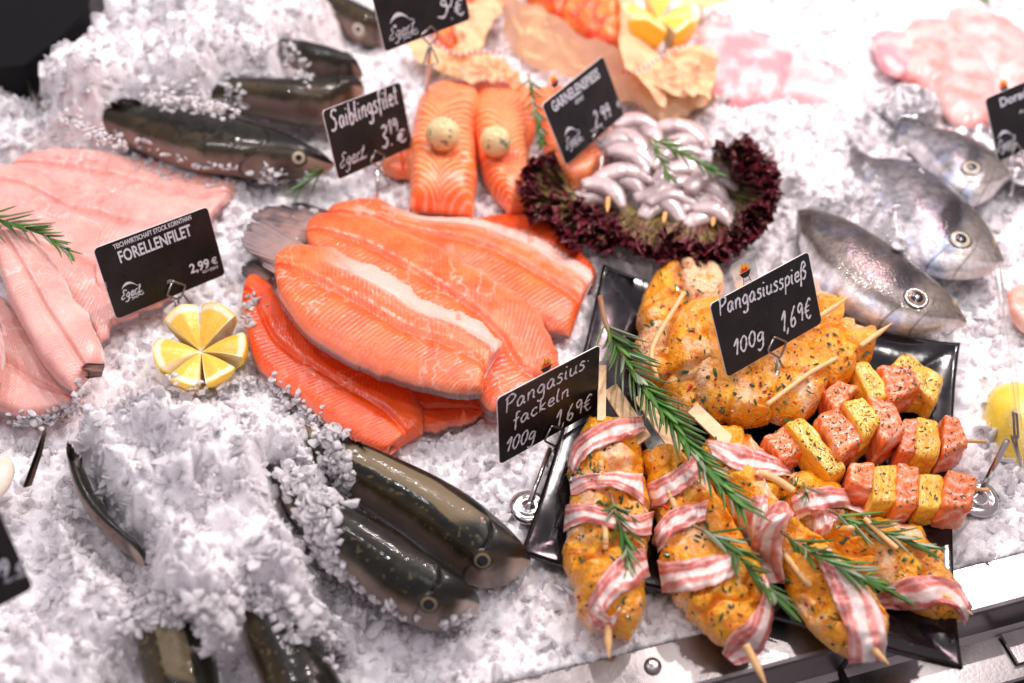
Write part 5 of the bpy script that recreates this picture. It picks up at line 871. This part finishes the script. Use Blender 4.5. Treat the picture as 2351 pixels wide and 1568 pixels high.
#PLATE = [(1385, 600), (2207, 783), (2214, 1530), (1196, 1262)]
PLW_ = P(*np.array(PLATE, float).T, .012)
RIM0, RIM1 = P(1350, 1568, .0), P(2351, 1310, .0); RD = (RIM1 - RIM0) / np.linalg.norm(RIM1 - RIM0); RN = np.array([RD[1], -RD[0], 0])  # towards the viewer
FLAT = [(p, z) for p, z in OUT if z is not None]
def base_h(x, y):
    q = np.stack([x, y, 0 * x], -1)
    h = .004 + .0045 * fbm(q, 14, 3, 3)
    for pw, zc in FLAT:
        d = sdfl(x, y, pw, .01); h = np.where(d > -.004, np.minimum(h, zc - .0065 + .008 * ss(.002, -.004, d)), h)
    for hh, s, pw in COVERW:
        d = sdfl(x, y, pw, .04) + .0035 * fbm(q, 90, 5, 2)
        h = np.maximum(h, hh * ss(-.008, s, d) * (1 + .22 * vn(q, 28, 9)) + h * .5)
    d = sdf(x, y, PLW); h = np.where(d > -.008, h * (1 - ss(-.008, .01, d)) - .006 * ss(-.008, .01, d), h)
    d = (x - RIM0[0]) * RN[0] + (y - RIM0[1]) * RN[1]                      # distance past the steel rim line
    return np.where(d > -.012, h * (1 - ss(-.016, -.001, d)) - .016 * ss(-.016, -.001, d), h)
def facets(x, y, cell, seed, slope):
    gx, gy = x / cell, y / cell; ix = np.floor(gx).astype(np.int64); iy = np.floor(gy).astype(np.int64)
    b1 = np.full(x.shape, 1e9); b2 = b1.copy(); hh = np.zeros_like(x)
    for dx in (-1, 0, 1):
        for dy in (-1, 0, 1):
            c = np.stack([ix + dx, iy + dy, 0 * ix], -1); jx, jy, jh, sx, sy = (_hash(c, seed + k) for k in range(5))
            ex = gx - (ix + dx + jx); ey = gy - (iy + dy + jy); d = np.hypot(ex, ey)
            v = jh + slope * ((sx - .5) * ex + (sy - .5) * ey) * 2
            n = d < b1; b2 = np.where(n, b1, np.minimum(b2, d)); hh = np.where(n, v, hh); b1 = np.where(n, d, b1)
    return hh, b2 - b1
def ice_h(x, y):
    q = np.stack([x, y, 0 * x], -1); w = .004; wx = x + w * fbm(q, 130, 21, 3); wy = y + w * fbm(q, 130, 22, 3)
    b = base_h(x, y)
    a1, e1 = facets(wx, wy, .015, 31, 1.2); a2, e2 = facets(wx, wy, .0065, 41, 1.2)
    rough = .55 + .45 * ss(-.4, .5, vn(q, 11, 77)); rough = rough * (.6 + .6 * ss(.01, .03, b))
    return b + rough * (.0085 * (a1 - .5) - .0022 * np.exp(-e1 * 10)) + .0032 * (a2 - .5) - .0008 * np.exp(-e2 * 7) + .0012 * fbm(q, 420, 51, 3)
STEP = .0013
gx = np.arange(-.66, .70, STEP); gy = np.arange(.16, 1.30, STEP); X, Y = np.meshgrid(gx, gy, indexing='ij')
Z = ice_h(X, Y)
dark_poly = P(*np.array([(-400, -200), (225, -200), (215, 10), (150, 78), (60, 148), (30, 185), (-400, 170)], float).T, .03)
Z = np.where(sdf(X, Y, dark_poly) > 0, np.minimum(Z, -.02), Z)
dr = (X - RIM0[0]) * RN[0] + (Y - RIM0[1]) * RN[1]
keep = (dr < .008) & (Y > .16) 
pu, pv = proj(np.stack([X, Y, Z], -1)); keep &= (pu > -260) & (pu < W + 260) & (pv > -260) & (pv < H + 260)
idx = -np.ones(X.shape, int)
fk = keep[:-1, :-1] & keep[1:, :-1] & keep[1:, 1:] & keep[:-1, 1:]
use = np.zeros(X.shape, bool)
for a, b in ((0, 0), (1, 0), (1, 1), (0, 1)): use[a:use.shape[0] - 1 + a, b:use.shape[1] - 1 + b] |= fk
idx[use] = np.arange(use.sum()); I, J = np.nonzero(fk)
Fi = np.stack([idx[I, J], idx[I + 1, J], idx[I + 1, J + 1], idx[I, J + 1]], 1)
VI = np.stack([X[use], Y[use], Z[use]], 1); VI[:, 0] += .0022 * fbm(VI, 150, 81, 3); VI[:, 1] += .0022 * fbm(VI, 150, 82, 3)
ice = mk('crushed_ice', VI, Fi, MAT['ice'])
tag(ice, 'white crushed ice bed covering the whole fish counter', 'ice', kind='stuff')
# loose chips lying on the bed
def ico():
    t = (1 + 5 ** .5) / 2; V = np.array([(-1, t, 0), (1, t, 0), (-1, -t, 0), (1, -t, 0), (0, -1, t), (0, 1, t), (0, -1, -t), (0, 1, -t), (t, 0, -1), (t, 0, 1), (-t, 0, -1), (-t, 0, 1)]) / 1.9
    F = [(0, 11, 5), (0, 5, 1), (0, 1, 7), (0, 7, 10), (0, 10, 11), (1, 5, 9), (5, 11, 4), (11, 10, 2), (10, 7, 6), (7, 1, 8), (3, 9, 4), (3, 4, 2), (3, 2, 6), (3, 6, 8), (3, 8, 9), (4, 9, 5), (2, 4, 11), (6, 2, 10), (8, 6, 7), (9, 8, 1)]
    return V, np.array(F)
def sub(V, F):
    V = list(map(tuple, V)); c = {}; out = []
    def mid(a, b):
        k = (min(a, b), max(a, b))
        if k not in c: p = (np.array(V[a]) + V[b]) / 2; V.append(tuple(p / np.linalg.norm(p))); c[k] = len(V) - 1
        return c[k]
    for a, b, d in F: x, y, z = mid(a, b), mid(b, d), mid(d, a); out += [(a, x, z), (x, b, y), (z, y, d), (x, y, z)]
    return np.array(V), np.array(out)
IV, IF = sub(*ico())
def chips(N, smin, smax, test, seed, lift=.3):
    r = np.random.default_rng(seed); x = r.uniform(-.55, .62, N); y = r.uniform(.2, 1.12, N); z0 = base_h(x, y)
    ok = test(x, y, z0); u, v = proj(np.stack([x, y, z0], -1)); ok &= (u > -80) & (u < W + 80) & (v > -80) & (v < H + 80)
    x, y = x[ok], y[ok]; z = ice_h(x, y); n = len(x); m = len(IV)
    s = smin + (smax - smin) * r.random(n) ** 2.2
    # jagged flattened polyhedra cut by random planes
    A = np.broadcast_to(IV, (n, m, 3)).copy(); A *= 1 + .28 * (r.random((n, m, 1)) - .5)
    for k in range(9):
        d = r.normal(size=(n, 1, 3)); d /= np.linalg.norm(d, axis=2, keepdims=True); h = r.uniform(.3, .75, (n, 1)); t = (A * d).sum(2) - h; A -= d * np.maximum(t, 0)[..., None]
    A *= np.stack([r.uniform(.8, 1.4, n), r.uniform(.6, 1.05, n), r.uniform(.2, .5, n)], 1)[:, None]
    q = r.normal(size=(n, 4)) * np.array([1.2, .45, .45, 1.]); q /= np.linalg.norm(q, axis=1)[:, None]; w, a, b, c = q.T
    R = np.stack([1 - 2 * (b * b + c * c), 2 * (a * b - c * w), 2 * (a * c + b * w), 2 * (a * b + c * w), 1 - 2 * (a * a + c * c), 2 * (b * c - a * w), 2 * (a * c - b * w), 2 * (b * c + a * w), 1 - 2 * (a * a + b * b)], 1).reshape(n, 3, 3)
    V = np.einsum('nij,nmj->nmi', R, A * s[:, None, None]) + np.stack([x, y, z + s * lift], 1)[:, None]
    F = (IF[None] + (np.arange(n) * m)[:, None, None]).reshape(-1, 3); return V.reshape(-1, 3), F
def clear_of(x, y, z0):
    ok = sdf(x, y, PLW) < -.012
    for p, _ in FLAT: ok &= (sdfl(x, y, p, .01) < -.0015)
    ok &= ((x - RIM0[0]) * RN[0] + (y - RIM0[1]) * RN[1]) < -.006
    ok &= sdf(x, y, dark_poly) < -.002
    return ok
def onmound(x, y, z0): return clear_of(x, y, z0) | ((z0 > .022) & (sdf(x, y, PLW) < -.02) & (sdf(x, y, dark_poly) < -.002))
Vs, Fs = [], []; off = 0
def steep(x, y, z0): e = .004; g = np.hypot(base_h(x + e, y) - z0, base_h(x, y + e) - z0) / e; return (g > .35) & (z0 > .006) & onmound(x, y, np.maximum(z0, .03))
def spill(lines, wpx, dens, smin, smax, seed, lift=.15):
    r = np.random.default_rng(seed); xs = []
    for l in lines:
        l = np.array(l, float); n = int(np.linalg.norm(np.diff(l, axis=0), axis=1).sum() * dens); p = cr(l, max(n, 4)); xs.append(p + r.normal(size=p.shape) * wpx)
    p = np.vstack(xs); zb_ = zmap(p[:, 0], p[:, 1], -1., 0); w = P(p[:, 0], p[:, 1], np.maximum(zb_, .004)); h = ice_h(w[:, 0], w[:, 1]); w = P(p[:, 0], p[:, 1], np.maximum(zb_, h)); n = len(w); m = len(IV); s = smin + (smax - smin) * r.random(n) ** 2
    A = np.broadcast_to(IV, (n, m, 3)).copy(); A *= 1 + .28 * (r.random((n, m, 1)) - .5)
    for k in range(9):
        d = r.normal(size=(n, 1, 3)); d /= np.linalg.norm(d, axis=2, keepdims=True); t = (A * d).sum(2) - r.uniform(.3, .75, (n, 1)); A -= d * np.maximum(t, 0)[..., None]
    A *= np.stack([r.uniform(.8, 1.4, n), r.uniform(.7, 1.1, n), r.uniform(.4, .8, n)], 1)[:, None]; a = r.uniform(0, 6.28, n); ti = r.normal(size=n) * .5; ca, sa, ct, st = np.cos(a), np.sin(a), np.cos(ti), np.sin(ti); z = 0 * a
    R_ = np.stack([ca, -sa * ct, sa * st, sa, ca * ct, -ca * st, z, st, ct], 1).reshape(n, 3, 3); V = np.einsum('nij,nmj->nmi', R_, A * s[:, None, None]) + (w + np.stack([z, z, s * lift], 1))[:, None]
    return V.reshape(-1, 3), (IF[None] + (np.arange(n) * m)[:, None, None]).reshape(-1, 3)
for nm_, ln_ in (('a', [[(755,990),(778,1060),(770,1130),(720,1130),(655,1085)], [(705,1140),(735,1240),(748,1310),(800,1350)], [(310,1425),(380,1400),(440,1410),(500,1440),(480,1480)], [(560,1375),(640,1385),(700,1440)]]),
        ('b', [[(800,1355),(870,1405),(940,1440)], [(150,262),(210,300),(300,345),(420,388),(560,408),(690,412)], [(330,225),(440,238),(540,245),(515,200)], [(655,100),(672,140),(706,180)], [(30,968),(110,965),(170,935),(190,905)], [(565,740),(572,700),(590,690)], [(620,885),(690,940),(760,995)], [(375,888),(440,905),(520,905),(575,880)], [(740,1450),(790,1530)], [(1010,1452),(1080,1430)]])):
    v_, f_ = spill(ln_, 18 if nm_ == 'a' else 13, 1.3 if nm_ == 'a' else .6, .0022, .0062 if nm_ == 'a' else .0042, 9); Vs.append(v_); Fs.append(f_ + off); off += len(v_)
for a in ((9000, .0028, .0080, onmound, 1, .25), (20000, .0012, .0038, onmound, 2, .4), (42000, .0020, .0058, steep, 3, .2)):
    v_, f_ = chips(*a); Vs.append(v_); Fs.append(f_ + off); off += len(v_)
ch = mk('ice_chips', np.vstack(Vs), np.vstack(Fs), MAT['chip'], smooth=False)
ch.data.materials.append(MAT['glassice']); nf = len(IF); mi = np.repeat((np.random.default_rng(4).random(off // len(IV)) < .12).astype(np.int32), nf); ch.data.polygons.foreach_set('material_index', mi)
tag(ch, 'loose translucent ice flakes scattered over the ice bed', 'ice', kind='stuff')
# ---------------------------------------------------------------- steel counter edge
DN = np.array([0, 0, -1.])
def profile(pts, L0, L1, n=2):
    """extrude a profile (distance past the rim line, height) along the rim"""
    V = [RIM0 + RD * L + RN * a + np.array([0, 0, b]) for L in (L0, L1) for a, b in pts]; k = len(pts)
    return V, [[i, i + 1, k + i + 1, k + i] for i in range(k - 1)]
ctr = empty('display_counter', RIM0 + RN * .03, 'brushed steel rim and folded front ledge of the fish counter under the black platter', 'counter')
mb = MB(); mb.add(*profile([(-.012, -.02), (-.012, .0005), (-.0105, .002), (.0165, .002), (.0185, .0012), (.0192, -.002), (.0192, -.030), (.0195, -.034), (.024, -.036), (.052, -.036), (.0535, -.037), (.054, -.040), (.054, -.062)], -.35, .75)); mb.build('steel_rim', MAT['steel'], ctr, smooth=False, color=False)
bp = P(1499, 1528, .003); mb = MB(); th = np.linspace(0, np.pi / 2, 7)
vs = [bp + np.array([math.cos(a) * .0052 * math.cos(b), math.cos(a) * .0052 * math.sin(b), math.sin(a) * .0022]) for a in th for b in np.linspace(0, 2 * np.pi, 24, endpoint=False)]
mb.add(vs, [[i * 24 + j, i * 24 + (j + 1) % 24, (i + 1) * 24 + (j + 1) % 24, (i + 1) * 24 + j] for i in range(6) for j in range(24)]); mb.build('bolt', MAT['steel'], ctr, color=False)
tb = P(2325, 1462, -.035); mb = MB(); q0 = RIM0 + RD * np.dot(P(2300, 1470, -.035) - RIM0, RD)
mb.box(q0 + RD * .05 + RN * .0345 - np.array([0, 0, .033]), (RD, RN, np.array([0, 0, 1])), (.05, .010, .0012)); mb.build('ledge_tab', MAT['steel'], ctr, smooth=False, color=False)
s0 = P(1930, 1500, -.03); mb = MB(); k = np.dot(P(1905, 1560, -.05) - RIM0, RD); mb.add([RIM0 + RD * (k + dx) + RN * a + np.array([0, 0, b]) for dx in (0, .004) for a, b in ((.0197, -.004), (.0197, -.0335), (.0535, -.0352))], [[0, 1, 4, 3], [1, 2, 5, 4]]); mb.build('panel_joint', MAT['black'], ctr, smooth=False, color=False)
mb = MB(); mb.add(*profile([(.0, -.16), (.35, -.16)], -.6, 1.1)); o = mb.build('floor', MAT['dark'], None, False, False); tag(o, kind='structure')
# dark bin behind the ice in the far corner
mb = MB(); dp = np.asarray(dark_poly); 
bx = [P(-420, -260, .05), P(235, -260, .05), P(205, 15, .05), P(145, 80, .05), P(55, 150, .05), P(-420, 178, .05)]
nb = len(bx); mb.add(bx + [b - np.array([0, 0, .08]) for b in bx], [list(range(nb))] + [[i, (i + 1) % nb, (i + 1) % nb + nb, i + nb] for i in range(nb)])
o = mb.build('dark_tray', MAT['dark'], None, False, False); tag(o, 'plain black tray behind the ice in the far left corner', 'tray')
# ---------------------------------------------------------------- light
wd = bpy.data.worlds.new('World'); SC.world = wd; wd.use_nodes = True; bg = wd.node_tree.nodes['Background']; bg.inputs[0].default_value = (.97, .83, .92, 1); bg.inputs[1].default_value = .47
LP = .37
def lamp(name, px, py, z, power, size, color, to, spread=None):
    l = bpy.data.lights.new(name, 'AREA'); l.shape = 'DISK'; l.size = size; l.energy = power * LP; l.color = color
    if spread: l.spread = math.radians(spread)
    o = bpy.data.objects.new(name, l); COL.objects.link(o); c = np.array([px, py, z]); o.location = c; d = Vector(np.asarray(to) - c); o.rotation_euler = d.to_track_quat('-Z', 'Y').to_euler(); return o
tgt = P(1250, 800, 0)
for i, (x, y, z, pw, sz, c) in enumerate([(-.45, 1.05, 1.15, 9, .035, (1, .93, .93)), (-.05, 1.15, 1.15, 11, .035, (1, .90, .88)), (.35, 1.15, 1.15, 15, .035, (1, .90, .88)), (.75, 1.05, 1.15, 13, .035, (1, .92, .92)),
        (.6, .62, 1.25, 9, .04, (1, .93, .9)), (-.55, .45, 1.25, 7, .04, (.97, .95, 1))]):
    lamp('counter_lamp', x, y, z, pw, sz, c, (x * .5, .62 if y < 1 else .72, 0))
lamp('ceiling_light', .1, .1, 1.7, 6, .6, (.95, .95, 1), tgt)
lamp('far_counter_lamp', .42, 1.2, .75, 7.5, .15, (1, .66, .72), P(1950, 150, 0))
SC.view_settings.view_transform = 'Standard'; SC.view_settings.look = 'None'; SC.view_settings.exposure = 0; SC.view_settings.gamma = 1
SC.render.engine = 'CYCLES'; SC.cycles.use_denoising = True; SC.cycles.max_bounces = 8; SC.cycles.transparent_max_bounces = 8; SC.cycles.caustics_reflective = False; SC.cycles.caustics_refractive = False; SC.cycles.sample_clamp_indirect = 6
